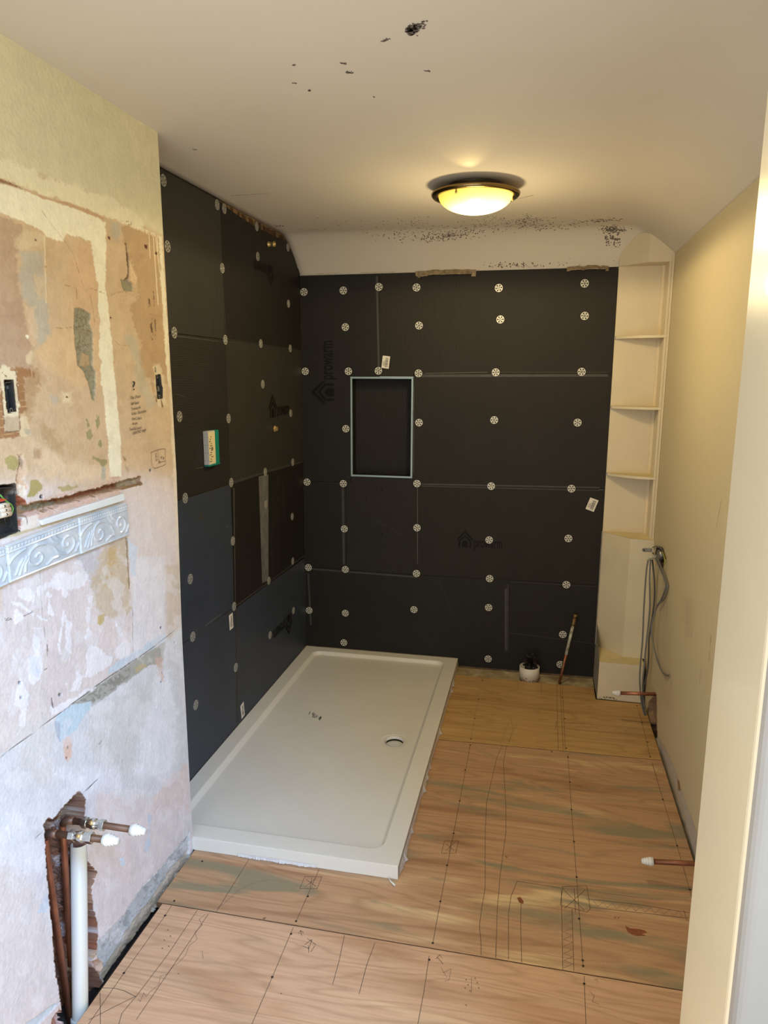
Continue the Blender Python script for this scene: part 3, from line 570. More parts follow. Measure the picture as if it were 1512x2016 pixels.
# ------------------------------------------------------------------ right wall
yr = np.linspace(-2.46, 0, 492)[:, None]; zr = np.linspace(-.06, 1.953, 404)[None, :]
Yr = np.repeat(yr, 404, 1); Zr = np.repeat(zr, 492, 0); dxr = XR-CAM[0]
Dr = dxr*FW[0]+(Yr-CAM[1])*FW[1]+(Zr-CAM[2])*FW[2]
Ur = 756+F_PX*(dxr*RT[0]+(Yr-CAM[1])*RT[1]+(Zr-CAM[2])*RT[2])/Dr; Vr = 1008-F_PX*(dxr*UP[0]+(Yr-CAM[1])*UP[1]+(Zr-CAM[2])*UP[2])/Dr
cr = Canvas(Ur, Vr, M_wall_cream); cr.col *= (1+.05*cr.nl)[..., None]
# old skirting zone, bare plaster near the floor
cr.fill([(1297, 1455), (1312, 1478), (1330, 1520), (1345, 1565), (1372, 1640), (1420, 1780), (1460, 2100), (1400, 2200), (1300, 1500), (1285, 1400)], rgb(190, 180, 168), 2, 1, 1, depth=.003, rough=.002)
cr.fill([(1298, 1470), (1318, 1520), (1340, 1585), (1366, 1690), (1380, 1800), (1360, 1800), (1290, 1500)], rgb(196, 180, 150), 4, 1, .8, depth=.006, rough=.003)
cr.fill([(1330, 1533), (1336, 1540), (1338, 1558), (1331, 1556)], rgb(140, 108, 66), 1, .6, 1, depth=.008)
cr.fill([(1279, 1382), (1291, 1368), (1292, 1440), (1287, 1432), (1281, 1420), (1276, 1400)], rgb(150, 122, 94), 1.2, .5, 1, depth=.022, rough=.008)
cr.fill([(1283, 1426), (1291, 1432), (1291, 1452), (1284, 1440)], rgb(60, 40, 30), 1, .5, 1, depth=.028)
cr.fill([(1294, 1078), (1304, 1080), (1309, 1098), (1303, 1122), (1297, 1108), (1291, 1090)], rgb(70, 56, 44), .6, .5, 1, depth=.035)
for p in (((1311, 1100), (1314, 1235)), ((1306, 1130), (1307, 1200)), ((1322, 1340), (1318, 1375)), ((1361, 1245), (1363, 1252)), ((1380, 1320), (1377, 1345)), ((1420, 985), (1410, 1040)), ((1355, 1180), (1352, 1230)), ((1400, 1250), (1396, 1300)), ((1440, 1420), (1436, 1450))):
    cr.fill(list(p), rgb(150, 132, 104), .8, .6, .7, line=1.0)
cr.fill([(1345, 1180), (1365, 1170), (1362, 1260), (1350, 1250)], rgb(186, 168, 136), 6, 6, .5); cr.fill([(1305, 1150), (1320, 1150), (1325, 1400), (1300, 1380)], rgb(190, 170, 138), 6, 8, .4)
Xw = XR+np.clip(cr.dep, 0, .05); wr = MB(); wr.box(XR+.055, -2.46, -.06, XR+.12, .012, 2.1, 1)
M_rwall = attr_mat('cream_wall_paint', .7, .10, 60, .02)
struct(grid_obj('wall_right', Xw, Yr, Zr, M_rwall, np.clip(cr.col, 0, 1), extra=wr, extra_mats=(M_cream_gloss,)))

# ------------------------------------------------------------------ doorway reveal on the right
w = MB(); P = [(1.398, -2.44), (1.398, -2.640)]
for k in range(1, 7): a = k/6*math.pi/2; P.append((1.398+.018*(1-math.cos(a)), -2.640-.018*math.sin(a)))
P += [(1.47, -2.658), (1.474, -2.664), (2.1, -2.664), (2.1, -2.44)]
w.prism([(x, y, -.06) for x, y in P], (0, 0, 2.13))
for k, f in enumerate(w.f):                      # the side towards the landing is coloured greyer for the dim light there
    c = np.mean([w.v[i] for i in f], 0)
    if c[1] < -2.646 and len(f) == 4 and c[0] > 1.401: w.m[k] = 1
struct(w.build('trim_1', [mat('door_frame_gloss', rgb(226, 212, 184), .28, var=.03, vscale=3, bump=.04, bscale=8, coat=.3), mat('landing_side_dim_light', rgb(136, 128, 120), .3, var=.10, vscale=4, bump=.05, bscale=8, coat=.2)]))

# ------------------------------------------------------------------ floor: dark sub-floor and plywood sheets
w = MB(); w.box(-.15, -3.2, -.12, 2.1, .14, -.06); struct(w.build('floor', mat('sub_floor', rgb(70, 52, 40), .9, var=.3, vscale=20, bump=.4)))
def ply_mat(name, ca, cb, cc, seed, greens=.5):
    m = bpy.data.materials.new(name); m.use_nodes = True; N = m.node_tree.nodes; L = m.node_tree.links; b = N['Principled BSDF']
    b.inputs['Roughness'].default_value = .55; b.inputs['Specular IOR Level'].default_value = .35
    tc = N.new('ShaderNodeTexCoord'); mp = N.new('ShaderNodeMapping'); mp.inputs['Location'].default_value = (seed, seed*1.7, 0); mp.inputs['Scale'].default_value = (.9, 7.5, 1)
    mp.inputs['Rotation'].default_value = (0, 0, -.03)
    L.new(tc.outputs['Object'], mp.inputs[0])
    def noise(sc, det, dist, rgh=.5, vec=None):
        n = N.new('ShaderNodeTexNoise'); n.inputs['Scale'].default_value = sc; n.inputs['Detail'].default_value = det; n.inputs['Distortion'].default_value = dist
        n.inputs['Roughness'].default_value = rgh; L.new((vec or mp).outputs[0], n.inputs['Vector']); return n
    def ramp(src, stops):
        r = N.new('ShaderNodeValToRGB'); e = r.color_ramp.elements; e[0].position, e[0].color = stops[0][0], (*stops[0][1], 1); e[1].position, e[1].color = stops[-1][0], (*stops[-1][1], 1)
        for p, c in stops[1:-1]: q = e.new(p); q.color = (*c, 1)
        L.new(src, r.inputs[0]); return r
    n1 = noise(1.5, 3, .9); r1 = ramp(n1.outputs['Fac'], [(.3, cb), (.45, ca), (.6, ca), (.75, cc)])
    # contour-like grain
    n2 = noise(1.1, 2, .4); mm = N.new('ShaderNodeMath'); mm.operation = 'MULTIPLY'; mm.inputs[1].default_value = 26; L.new(n2.outputs['Fac'], mm.inputs[0])
    fr = N.new('ShaderNodeMath'); fr.operation = 'PINGPONG'; fr.inputs[1].default_value = 1; L.new(mm.outputs[0], fr.inputs[0])
    r2 = ramp(fr.outputs[0], [(.0, (.78, .75, .70)), (.45, (1, 1, 1)), (1., (1.02, 1.01, 1.0))])
    mx = N.new('ShaderNodeMix'); mx.data_type = 'RGBA'; mx.blend_type = 'MULTIPLY'; mx.inputs['Factor'].default_value = .75; L.new(r1.outputs[0], mx.inputs['A']); L.new(r2.outputs[0], mx.inputs['B'])
    mp3 = N.new('ShaderNodeMapping'); mp3.inputs['Scale'].default_value = (5, 90, 1); L.new(tc.outputs['Object'], mp3.inputs[0])
    n3 = noise(1.6, 8, .3, .65, mp3); r3 = ramp(n3.outputs['Fac'], [(.3, (.84, .82, .80)), (.6, (1.03, 1.03, 1.03))])
    mx2 = N.new('ShaderNodeMix'); mx2.data_type = 'RGBA'; mx2.blend_type = 'MULTIPLY'; mx2.inputs['Factor'].default_value = .8; L.new(mx.outputs['Result'], mx2.inputs['A']); L.new(r3.outputs[0], mx2.inputs['B'])
    # grey-green sapwood streaks
    mp4 = N.new('ShaderNodeMapping'); mp4.inputs['Scale'].default_value = (1.1, 6, 1); mp4.inputs['Location'].default_value = (seed*3, 4, 0); L.new(tc.outputs['Object'], mp4.inputs[0])
    n4 = noise(1.7, 4, 1.2, .5, mp4); r4 = ramp(n4.outputs['Fac'], [(.54, (0, 0, 0)), (.66, (greens,)*3)])
    mx3 = N.new('ShaderNodeMix'); mx3.data_type = 'RGBA'; L.new(r4.outputs[0], mx3.inputs['Factor']); L.new(mx2.outputs['Result'], mx3.inputs['A']); mx3.inputs['B'].default_value = (*rgb(134, 126, 100), 1)
    L.new(mx3.outputs['Result'], b.inputs['Base Color']); return m
PA = ply_mat('plywood_back', rgb(188, 150, 98), rgb(174, 134, 84), rgb(198, 162, 110), 3.1, .12)
PB = ply_mat('plywood_middle', rgb(184, 145, 110), rgb(158, 118, 86), rgb(214, 184, 140), 7.7, .85)
PC = ply_mat('plywood_front', rgb(202, 162, 128), rgb(184, 142, 108), rgb(216, 180, 140), 12.3, .2)
M_plyedge = mat('plywood_edge', rgb(110, 78, 52), .8, var=.3, vscale=40); M_stain = mat('brown_stain', rgb(132, 72, 40), .6, var=.2, vscale=60); M_dot = mat('dark_marks', rgb(120, 88, 64), .8)
def fl(px, py): p = hit(px, py, 2, 0.); return np.array([p[0], p[1], .0006])
JA = (fl(864, 1456), fl(1302, 1497)); JB = (fl(330, 1780), fl(1343, 1950))
def joint(J, x): t = (x-J[0][0])/(J[1][0]-J[0][0]); return J[0][1]+t*(J[1][1]-J[0][1])
def screws(parent, pts):
    for px, py in pts:
        m = MB(); p = fl(px, py); m.lathe([(.0001, .0001), (.0001, .0029), (.0012, .0031), (.0016, .0019), (.0008, .0008)], (p[0], p[1], 0), (0, 0, 1), 10, 0)
        o = m.build('screw', mat('sunk_screw', rgb(58, 42, 34), .6, .4), parent)
def sheet(name, corners, m, lines, faint, stains, screwpts, label):
    w = MB(); w.prism([(x, y, 0) for x, y in corners], (0, 0, -.018), 0, 1)
    for pts in lines: w.strip([fl(*p) for p in pts], .0013, (0, 0, 1), 2)
    for pts in faint: w.strip([fl(*p) for p in pts], .0012, (0, 0, 1), 3)
    for pts, mi in stains: w.poly([fl(*p)+np.array([0, 0, .0002]) for p in pts], mi)
    o = w.build(name, [m, M_plyedge, M_pencil, M_pencil2, M_stain, M_dot], fix=False); tag(o, label, 'plywood sheet', 'plywood sheets covering the floor'); screws(o, screwpts); return o
g = .0016
def zig(a, b, amp, n):
    """pencil zigzag between two photo points"""
    out = []
    for k in range(n+1):
        t = k/n; s = amp if k % 2 else -amp; dxp, dyp = b[0]-a[0], b[1]-a[1]; L_ = math.hypot(dxp, dyp)
        out.append((a[0]+dxp*t-dyp/L_*s, a[1]+dyp*t+dxp/L_*s))
    return out
def xbox(cx, cy, w, h, sk=0): return [[(cx-w+sk, cy-h), (cx+w+sk, cy-h), (cx+w-sk, cy+h), (cx-w-sk, cy+h), (cx-w+sk, cy-h)], [(cx-w*.6, cy-h*.6), (cx+w*.6, cy+h*.6)], [(cx+w*.6, cy-h*.7), (cx-w*.6, cy+h*.6)], [(cx+2, cy-h*.8), (cx-2, cy+h*.8)]]
xa, xb2 = .17, XR-.006
sheet('plywood_sheet', [(xa, -.095), (XC-.006, -.118), (XC-.006, -.2425), (XR-.024, -.2445), (xb2, -.30), (xb2, joint(JA, xb2)+g), (xa, joint(JA, xa)+g)], PA,
    [[(1096, 1349), (1098, 1440), (1099, 1477)], [(1103, 1349), (1106, 1420), (1109, 1478)], [(1107, 1349), (1113, 1478)], [(1094, 1420), (1180, 1428), (1300, 1437)], [(1094, 1434), (1200, 1442), (1290, 1450)], [(1096, 1420), (1093, 1436)], [(1258, 1400), (1280, 1491)], [(1065, 1345), (1066, 1366)], [(1020, 1344), (1020, 1356)]],
    [[(943, 1363), (927, 1456)], [(1005, 1414), (985, 1463)], [(1007, 1414), (1009, 1440), (1001, 1463)], [(1020, 1418), (1001, 1463)], zig((1110, 1425), (1240, 1437), 4, 14), [(1256, 1406), (1262, 1414), (1258, 1404)]],
    [], [(950, 1340), (942, 1377), (935, 1415), (927, 1455), (1107, 1374), (1112, 1415), (1115, 1473), (1086, 1480), (1254, 1390), (1264, 1423), (1275, 1461), (1280, 1490)],
    'orange-toned plywood sheet at the back between shower tray and corner shelves')
bx = xbox(886, 1668, 14, 12, 3)+xbox(612, 1738, 17, 12, 5)
sheet('plywood_sheet', [(.158, joint(JA, .158)-g), (xb2, joint(JA, xb2)-g), (xb2, joint(JB, xb2)+g), (.158, joint(JB, .158)+g)], PB,
    [[(926, 1467), (905, 1577), (881, 1704), (867, 1775), (852, 1857)], [(1118, 1485), (1125, 1594), (1135, 1727), (1148, 1905)], [(989, 1467), (978, 1492), (958, 1578), (955, 1640), (955, 1750), (948, 1790), (944, 1822), (947, 1862), (947, 1880)],
     [(997, 1470), (991, 1500), (996, 1590), (996, 1640), (985, 1720), (979, 1790), (976, 1886)], [(1018, 1735), (1006, 1765), (1001, 1800), (1001, 1889)], [(1026, 1778), (1025, 1820), (1027, 1896)], [(1018, 1735), (1100, 1748)],
     [(1284, 1502), (1305, 1574), (1333, 1665), (1362, 1768)], [(1108, 1746), (1155, 1744), (1162, 1790), (1155, 1796), (1103, 1782), (1108, 1746)], [(1108, 1750), (1150, 1792)], [(1152, 1752), (1112, 1788)], [(1130, 1748), (1133, 1795)],
     [(1105, 1750), (1108, 1910)], [(1126, 1790), (1130, 1911)], [(1155, 1770), (1250, 1780), (1356, 1797)], [(1160, 1786), (1356, 1808)], [(628, 1712), (583, 1814)], [(490, 1692), (425, 1797)], [(1346, 1792), (1352, 1812), (1362, 1814)]]+bx,
    [zig((1117, 1800), (1119, 1905), 9, 15), zig((1168, 1779), (1345, 1800), 5, 19), [(530, 1732), (500, 1738), (470, 1752), (440, 1780), (412, 1797)], [(1100, 1748), (1300, 1772)],
     [(1284, 1503), (1304, 1503), (1306, 1524), (1290, 1524), (1284, 1503)], [(1288, 1508), (1293, 1512)], [(1296, 1508), (1297, 1518)], [(1300, 1508), (1301, 1518)], [(1292, 1520), (1302, 1522)], [(1187, 1920-20), (1190, 1925-20)]],
    [([(1018, 1768), (1024, 1766), (1031, 1775), (1030, 1780), (1022, 1777)], 4), ([(1231, 1823), (1240, 1828), (1255, 1829), (1268, 1832), (1274, 1836), (1262, 1839), (1272, 1842), (1255, 1843), (1244, 1840), (1235, 1834)], 4), ([(1208, 1806), (1213, 1806), (1212, 1809)], 5), ([(1216, 1806), (1220, 1807), (1217, 1809)], 5), ([(993, 1685), (999, 1687), (998, 1690)], 5)],
    [(926, 1467), (1118, 1491), (1122, 1540), (1125, 1594), (905, 1577), (1305, 1574), (916, 1516), (893, 1641), (880, 1704), (867, 1775), (852, 1857), (1130, 1657), (1135, 1727), (1140, 1809), (1147, 1891), (1148, 1902), (1333, 1665), (1358, 1752), (398, 1696), (343, 1774), (606, 1765), (583, 1814)],
    'middle plywood sheet with grey-green grain streaks under the front of the tray')
sq = [(405, 1800), (392, 1810), (398, 1822), (384, 1835), (388, 1850), (372, 1862), (366, 1880), (352, 1895), (340, 1903), (330, 1918), (316, 1922), (312, 1940), (296, 1952), (288, 1962), (283, 1955), (276, 1972), (272, 1968)]
sheet('plywood_sheet', [(.176, joint(JB, .176)-g), (xb2, joint(JB, xb2)-g), (xb2, -2.44), (1.396, -2.44), (1.396, -2.95), (.176, -2.95)], PC,
    [[(338, 1783), (325, 1803), (244, 1916), (165, 2030)], [(845, 1882), (835, 1950), (820, 2030)], [(577, 1827), (536, 1924), (490, 2030)], [(1150, 1922), (1154, 2030)], [(388, 1793), (330, 1880), (268, 1962), (240, 1995), (230, 2030)],
     [(410, 1800), (268, 2008)], [(200, 1945), (225, 1946), (245, 1951), (268, 1963)], [(266, 1962), (220, 1985), (175, 2008)], [(197, 1955), (198, 2030)], [(678, 1842), (668, 1890), (655, 1938)], [(738, 1857), (722, 1900), (707, 1957)],
     [(592, 1833), (594, 1842)], [(588, 1838), (592, 1832), (598, 1837)], [(861, 1885), (872, 1898)], [(858, 1888), (866, 1880), (870, 1886)], [(605, 1848), (622, 1860)], [(600, 1860), (614, 1850), (608, 1868), (595, 1862)], [(607, 1862), (608, 1876)], [(620, 1862), (612, 1874)]],
    [sq, [(868, 1905), (880, 1925)], [(872, 1915), (888, 1908), (884, 1930), (874, 1932)], [(928, 1925), (928, 1955)], [(1170, 1930), (1174, 1928), (1178, 1934)], [(1160, 1952), (1170, 1960), (1166, 1972), (1180, 1978)], [(398, 1872), (400, 1888)], [(740+595/2.52, 1860), (740+595/2.52, 1880)]],
    [([(p[0], p[1]), (p[0]+2, p[1]+.3), (p[0]+3.4, p[1]+3), (p[0]+.6, p[1]+2.2)], 5) for p in ((916, 1928), (920, 1938), (934, 1925), (938, 1934), (924, 1950), (914, 1944), (941, 1944), (329, 1830), (334, 1842), (322, 1850), (331, 1862), (318, 1866), (350, 1916), (552, 1955), (916, 1978))]+[([(515+2, 1808), (524, 1806), (520, 1812)], 5)],
    [(325, 1803), (244, 1916), (573, 1839), (536, 1924), (845, 1890), (1150, 1937)],
    'paler pinkish plywood sheet nearest the doorway')
# timber batten between boards and plywood
w = MB(); w.prism([(-.01, -.001, -.004), (XC-.004, -.001, -.004), (XC-.004, -.114, -.004), (-.01, -.092, -.004)], (0, 0, -.05))
tag(w.build('floor_batten', mat('dirty_plaster_batten', rgb(186, 170, 136), .85, col2=rgb(128, 110, 78), vscale=16, bump=.5, bscale=30)), 'dusty pale batten strip on the floor along the foot of the back wall', 'batten')

# ------------------------------------------------------------------ insulation tile backer boards
def board_mat(name, col, rib=None, ribs=.5, rough=.55, dust=.12, spec=.28):
    m = bpy.data.materials.new(name); m.use_nodes = True; N = m.node_tree.nodes; L = m.node_tree.links; b = N['Principled BSDF']
    b.inputs['Roughness'].default_value = rough; b.inputs['Specular IOR Level'].default_value = spec
    tc = N.new('ShaderNodeTexCoord'); n = N.new('ShaderNodeTexNoise'); n.inputs['Scale'].default_value = 5; n.inputs['Detail'].default_value = 8; n.inputs['Roughness'].default_value = .65
    L.new(tc.outputs['Object'], n.inputs['Vector']); r = N.new('ShaderNodeValToRGB'); r.color_ramp.elements[0].position = .3; r.color_ramp.elements[1].position = .75
    r.color_ramp.elements[0].color = (*[c*(1-dust) for c in col], 1); r.color_ramp.elements[1].color = (*[c*(1+1.6*dust) for c in col], 1); L.new(n.outputs['Fac'], r.inputs[0])
    out = r.outputs[0]; hgt = n.outputs['Fac']
    if rib:
        sp = N.new('ShaderNodeSeparateXYZ'); L.new(tc.outputs['Object'], sp.inputs[0]); k = N.new('ShaderNodeMath'); k.operation = 'MULTIPLY'; k.inputs[1].default_value = 2*math.pi/.0058
        L.new(sp.outputs[rib], k.inputs[0]); sn = N.new('ShaderNodeMath'); sn.operation = 'SINE'; L.new(k.outputs[0], sn.inputs[0])
        mr = N.new('ShaderNodeMapRange'); mr.inputs['From Min'].default_value = -1; mr.inputs['To Min'].default_value = 1-ribs*.6; mr.inputs['To Max'].default_value = 1+ribs*.6; L.new(sn.outputs[0], mr.inputs['Value'])
        v = N.new('ShaderNodeVectorMath'); v.operation = 'SCALE'; L.new(out, v.inputs[0]); L.new(mr.outputs[0], v.inputs['Scale']); out = v.outputs[0]; hgt = sn.outputs[0]
    L.new(out, b.inputs['Base Color']); bp = N.new('ShaderNodeBump'); bp.inputs['Strength'].default_value = .3; bp.inputs['Distance'].default_value = .0008
    L.new(hgt, bp.inputs['Height']); L.new(bp.outputs[0], b.inputs['Normal']); return m
B_sm = board_mat('board_smooth', rgb(50, 48, 44), rough=.5); B_sm2 = board_mat('board_dusty_daylight_tint', rgb(54, 60, 71), rough=.48)  # second one has the blue of the low daylight mixed into its colour
B_dk = board_mat('board_dark', rgb(31, 28, 25), rough=.6)
B_rv = board_mat('board_ribbed_upright', rgb(37, 32, 27), 'X', .35, .6); B_rv2 = board_mat('board_ribbed_strong', rgb(36, 32, 28), 'X', .6, .6)
B_rh = board_mat('board_ribbed_level', rgb(38, 35, 32), 'Z', .4, .6)
M_bedge = mat('board_edge', rgb(34, 34, 34), .7); M_seal = mat('grey_sealant_smear', rgb(104, 103, 102), .55, var=.25, vscale=25)
M_seal2 = mat('faint_sealant_smear', rgb(58, 56, 53), .6, var=.2, vscale=30); M_logo = mat('logo_print', rgb(21, 19, 17), .6, spec=.15); M_scr = mat('pale_scratches', rgb(98, 95, 90), .6)
BM = lambda m: [m, M_bedge, M_seal, M_seal2, M_logo, M_scr]
def logo(w, o, ux, uy, size, nrm):
    """house emblem followed by the word, on the board's surface; size = word height"""
    o, ux, uy, nrm = [np.array(q, float) for q in (o, ux, uy, nrm)]; s = size
    T = lambda a, b: o+ux*a*s+uy*b*s+nrm*.0009
    w.poly([T(-.05, .85), T(.75, 1.75), T(1.55, .85), T(1.55, .62), T(.75, 1.42), T(-.05, .62)], 4)
    w.poly([T(.12, 0), T(.12, .70), T(.75, 1.25), T(.75, 1.02), T(.30, .62), T(.30, 0)], 4)
    w.poly([T(.75, 1.25), T(1.38, .70), T(1.38, .0), T(1.2, 0), T(1.2, .62), T(.75, 1.02)], 4)
    w.poly([T(.45, 0), T(.45, .5), T(.75, .78), T(1.05, .5), T(1.05, 0)], 4)
    put_text(w, 'prowarm', T(1.65, .10), ux, uy, 2.7*s, 1.05*s, 4, bold=.02)
def board(face, pts, m, label, seals=(), logos=(), thick=.012):
    """face: 'L' (wall x=0) or 'B' (wall y=0); pts are photo points of the corners on that wall"""
    ax = 0 if face == 'L' else 1; nrm = np.array([1., 0, 0]) if face == 'L' else np.array([0, -1., 0])
    P = [hit(*p, ax, 0.) if len(p) == 2 else np.array(p) for p in pts]; P = [np.array([max(p[0], .0) if ax else 0., 0. if ax else min(p[1], -.0125 if False else 0.), p[2]]) for p in P]
    c = sum(P)/len(P)
    for i in range(len(P)): d = c-P[i]; P[i] = P[i]+.0008*np.sign(d)*np.array([ax == 1, ax == 0, 1])
    w = MB(); w.prism(P, -nrm*thick, 0, 1)
    def on(p): return hit(*p, ax, 0.)+nrm*.0005
    for pp, wd, mi in seals:
        if wd is None: w.poly([on(p) for p in pp], mi)
        else: w.strip([on(p) for p in pp], wd, nrm, mi)
    for o, ux, uy, sz in logos: logo(w, o, ux, uy, sz, nrm)
    return tag(w.build('backer_board', BM(m), fix=False), label, 'board', 'black tile backer boards on the %s wall' % ('left' if face == 'L' else 'back'))
# exact corners
Y = lambda px, py: hit(px, py, 0, 0.)
LB = .0  # back corner
yv = float(Y(448, 800)[1])           # vertical joint on the left wall
def zl(px, py): return float(hit(px, py, 0, 0.)[2])
def L(y, z): return (0., y, z)
YN = -1.60
h1a, h1b, h1c = zl(342, 656), zl(443, 668), zl(594, 690)
h2a, h2b, h2c = zl(352, 985), zl(457, 952), zl(598.5, 905)
h3a, h3b, h3c = zl(379, 1254), zl(460, 1197), zl(599, 1092)
TR = .0455
def ext(za_, zb_, ya, yb, y): return za_+(zb_-za_)*(y-ya)/(yb-ya)
e1 = ext(h1a, h1b, float(Y(342, 656)[1]), yv, YN); e2 = ext(h2a, h2b, float(Y(352, 985)[1]), yv, YN); e3 = ext(h3a, h3b, float(Y(379, 1254)[1]), yv, YN)
def sm(*p): return list(p)
ylab = float(Y(517, 800)[1])
board('L', [L(YN, e1), L(yv, h1b), L(yv, ZC-.004), L(YN, ZC-.004)], B_sm, 'smooth dark board at the top of the left wall beside the plaster corner', [([(437, 540), (441, 600), (444, 660)], .004, 3), ([(428, 560), (422, 620), (420, 655)], .003, 1)])
topR = [L(yv, h1b), L(-.0006, h1c), L(-.0006, ceil_z(0, -.02)-.012), L(-.04, ceil_z(0, -.04)-.012), L(-.08, ceil_z(0, -.08)-.010), L(-.13, ceil_z(0, -.13)-.014), L(-.18, ZC-.024), L(-.34, ZC-.030), L(-.6, ZC-.030), L(-.78, ZC-.020), L(yv, ZC-.008)]
lg = hit(484, 538, 0, 0.); 
board('L', topR, B_dk, 'dark upper board with an upside-down house emblem below the ceiling gap, left wall', [([(543, 660), (520, 650)], .001, 3)], [(hit(538, 524, 0, 0.), (0, -1, 0), (0, 0, -1), .052)])
board('L', [L(YN, e2), L(yv, h2b), L(yv, h1b), L(YN, e1)], B_rh, 'ribbed board behind the white and teal box on the left wall', [([(386, 922), (400, 920)], .0015, 5), ([(340, 776), (352, 777), (366, 783)], .002, 3), ([(342, 661), (430, 672)], .004, 3)])
board('L', [L(yv, h2b), L(-.0006, h2c), L(-.0006, h1c), L(yv, h1b)], B_sm, 'smooth olive-dark board with upright house emblem above the brass elbow, left wall',
      [([(449, 668), (590, 689)], .002, 3)], [(hit(529, 824, 0, 0.)+np.array([0, .006, 0]), (0, 1, 0), (0, 0, 1), .060)])
board('L', [L(YN, e3), L(yv, h3b), L(yv, h2b), L(YN, e2)], B_sm2, 'dusty daylight-tinted smooth board below the teal box, left wall', [([(392, 1010), (397, 1003), (398, 1022), (390, 1026)], None, 3), ([(355, 987), (456, 953)], .003, 3), ([(446, 1038), (448, 1034)], .005, 5), ([(452, 1040), (453, 1036)], .005, 5), ([(457, 960), (461, 1190)], .007, 3)])
board('L', [L(yv, h3b), L(-.0006, h3c), L(-.0006, h2c), L(yv, h2b)], B_dk, 'darkest scratched board crossed by a pale sealant stripe, left wall',
      [([(509, 938), (528, 934), (528.5, 1142), (516, 1148), (513, 1060)], None, 2), ([(459, 950), (530, 927), (598, 908)], .010, 3), ([(462, 1196), (530, 1146), (598, 1097)], .010, 3), ([(456, 962), (462, 960), (464, 1190), (459, 1190)], None, 3)]
      + [([(x, y0), (x+3, y1)], .0012, 5 if k % 3 == 0 else 3) for k, (x, y0, y1) in enumerate([(536, 960, 1120), (539, 940, 1130), (542, 950, 1118), (545, 935, 1120), (549, 940, 1040), (552, 935, 1080), (556, 940, 1020), (560, 950, 1110), (563, 930, 960), (533, 1050, 1130), (558, 1040, 1070), (540, 1018, 1022)])])
board('L', [L(YN, TR), L(yv, TR), L(yv, h3b), L(YN, e3)], B_sm2, 'daylight-tinted smooth lower board with a small white sticker, nearest the plaster corner', [([(404, 1232), (434, 1210)], .003, 5), ([(380, 1252), (456, 1202)], .005, 3), ([(422, 1240), (425, 1360)], .0012, 3), ([(464, 1200), (466, 1420)], .004, 3)])
lo = hit(577, 1200, 0, 0.)
board('L', [L(yv, TR), L(-.0006, TR), L(-.0006, h3c), L(yv, h3b)], B_sm2, 'lower board with an upside-down house emblem above the tray, left wall', [([(466, 1195), (468, 1420)], .012, 3), ([(545, 1245), (546, 1335)], .0012, 3), ([(465, 1196), (598, 1098)], .006, 3)], [(hit(574, 1204, 0, 0.), (0, -1, 0), (0, 0, -1), .060)])
# back wall
B = lambda px, py: hit(px, py, 1, 0.)
zt = 1.915; zj1 = float(B(900, 734)[2]); xs1 = float(B(747, 640)[0]); zj2l, zj2r = float(B(640, 949)[2]), float(B(1100, 958)[2])
zj3l, zj3m, zj3r = float(B(640, 1118)[2]), float(B(822, 1132)[2]), float(B(1176, 1152)[2])
xs2 = float(B(682, 1040)[0]); xs3 = float(B(822, 1040)[0]); xs4 = float(B(1002, 1200)[0]); XE = XC-.0006
def q(x, z): return (x, 0., z)
z2m = float(B(822, 952)[2])
M_ = None
board('B', [q(.0, zj2l), q(NX0, zj2l), q(NX0, NZ1), q(xs1, NZ1), q(xs1, zt), q(.0, zt-.002)], B_dk, 'plain dark board left of the niche with a sideways house emblem, back wall', [([(628, 950), (670, 951)], .003, 1), ([(742, 545), (746, 735)], .010, 3)], [(hit(658, 793, 1, 0.), (0, 0, 1), (-1, 0, 0), .068)])
board('B', [q(xs1, NZ1), q(NX1, NZ1), q(NX1+.012, zj1), q(XE, zj1-.002), q(XE, zt+.004), q(xs1, zt)], B_rv, 'wide ribbed board across the top right of the back wall', [([(836, 735), (890, 734), (960, 733)], .002, 5), ([(980, 733), (1195, 733)], .002, 3)])
board('B', [q(NX1, z2m), q(XE, float(B(1190, 962)[2])), q(XE, zj1-.002), q(NX1+.012, zj1), q(NX1, zj1-.004)], B_rv, 'large ribbed board right of the niche, back wall', [([(822, 740), (1195, 739)], .012, 3), ([(815, 760), (814, 930)], .004, 3), ([(830, 953), (1180, 960)], .007, 3)])
board('B', [q(.0, zj3l), q(xs2, zj3l-.004), q(xs2, zj2l), q(.0, zj2l)], B_dk, 'narrow plain board below the sideways emblem in the back left corner', [([(675, 960), (677, 1110)], .012, 3)])
board('B', [q(xs2, zj3l-.004), q(xs3, zj3m), q(xs3, z2m), q(NX1, z2m), q(NX1, NZ0), q(NX0, NZ0), q(NX0, zj2l), q(xs2, zj2l)], B_rv2, 'strongly ribbed board directly below the niche', [([(822, 960), (822, 1110)], .0025, 5), ([(735, 1022), (765, 1038), (788, 1052)], .0012, 3), ([(751, 960), (751.5, 966)], .004, 4), ([(751, 1048), (751.5, 1054)], .004, 4), ([(721, 980), (720, 984)], .003, 4)])
board('B', [q(xs3, zj3m), q(XE, zj3r), q(XE, float(B(1190, 962)[2])), q(xs3, z2m)], B_rv, 'ribbed board carrying the tilted barcode sticker, right side of back wall', [([(1180, 964), (1188, 964)], .002, 5), ([(830, 957), (1180, 966)], .004, 3)], [(hit(900, 1077, 1, 0.), (1, 0, 0), (0, 0, -.0) if False else (0, 0, 1), .050)])
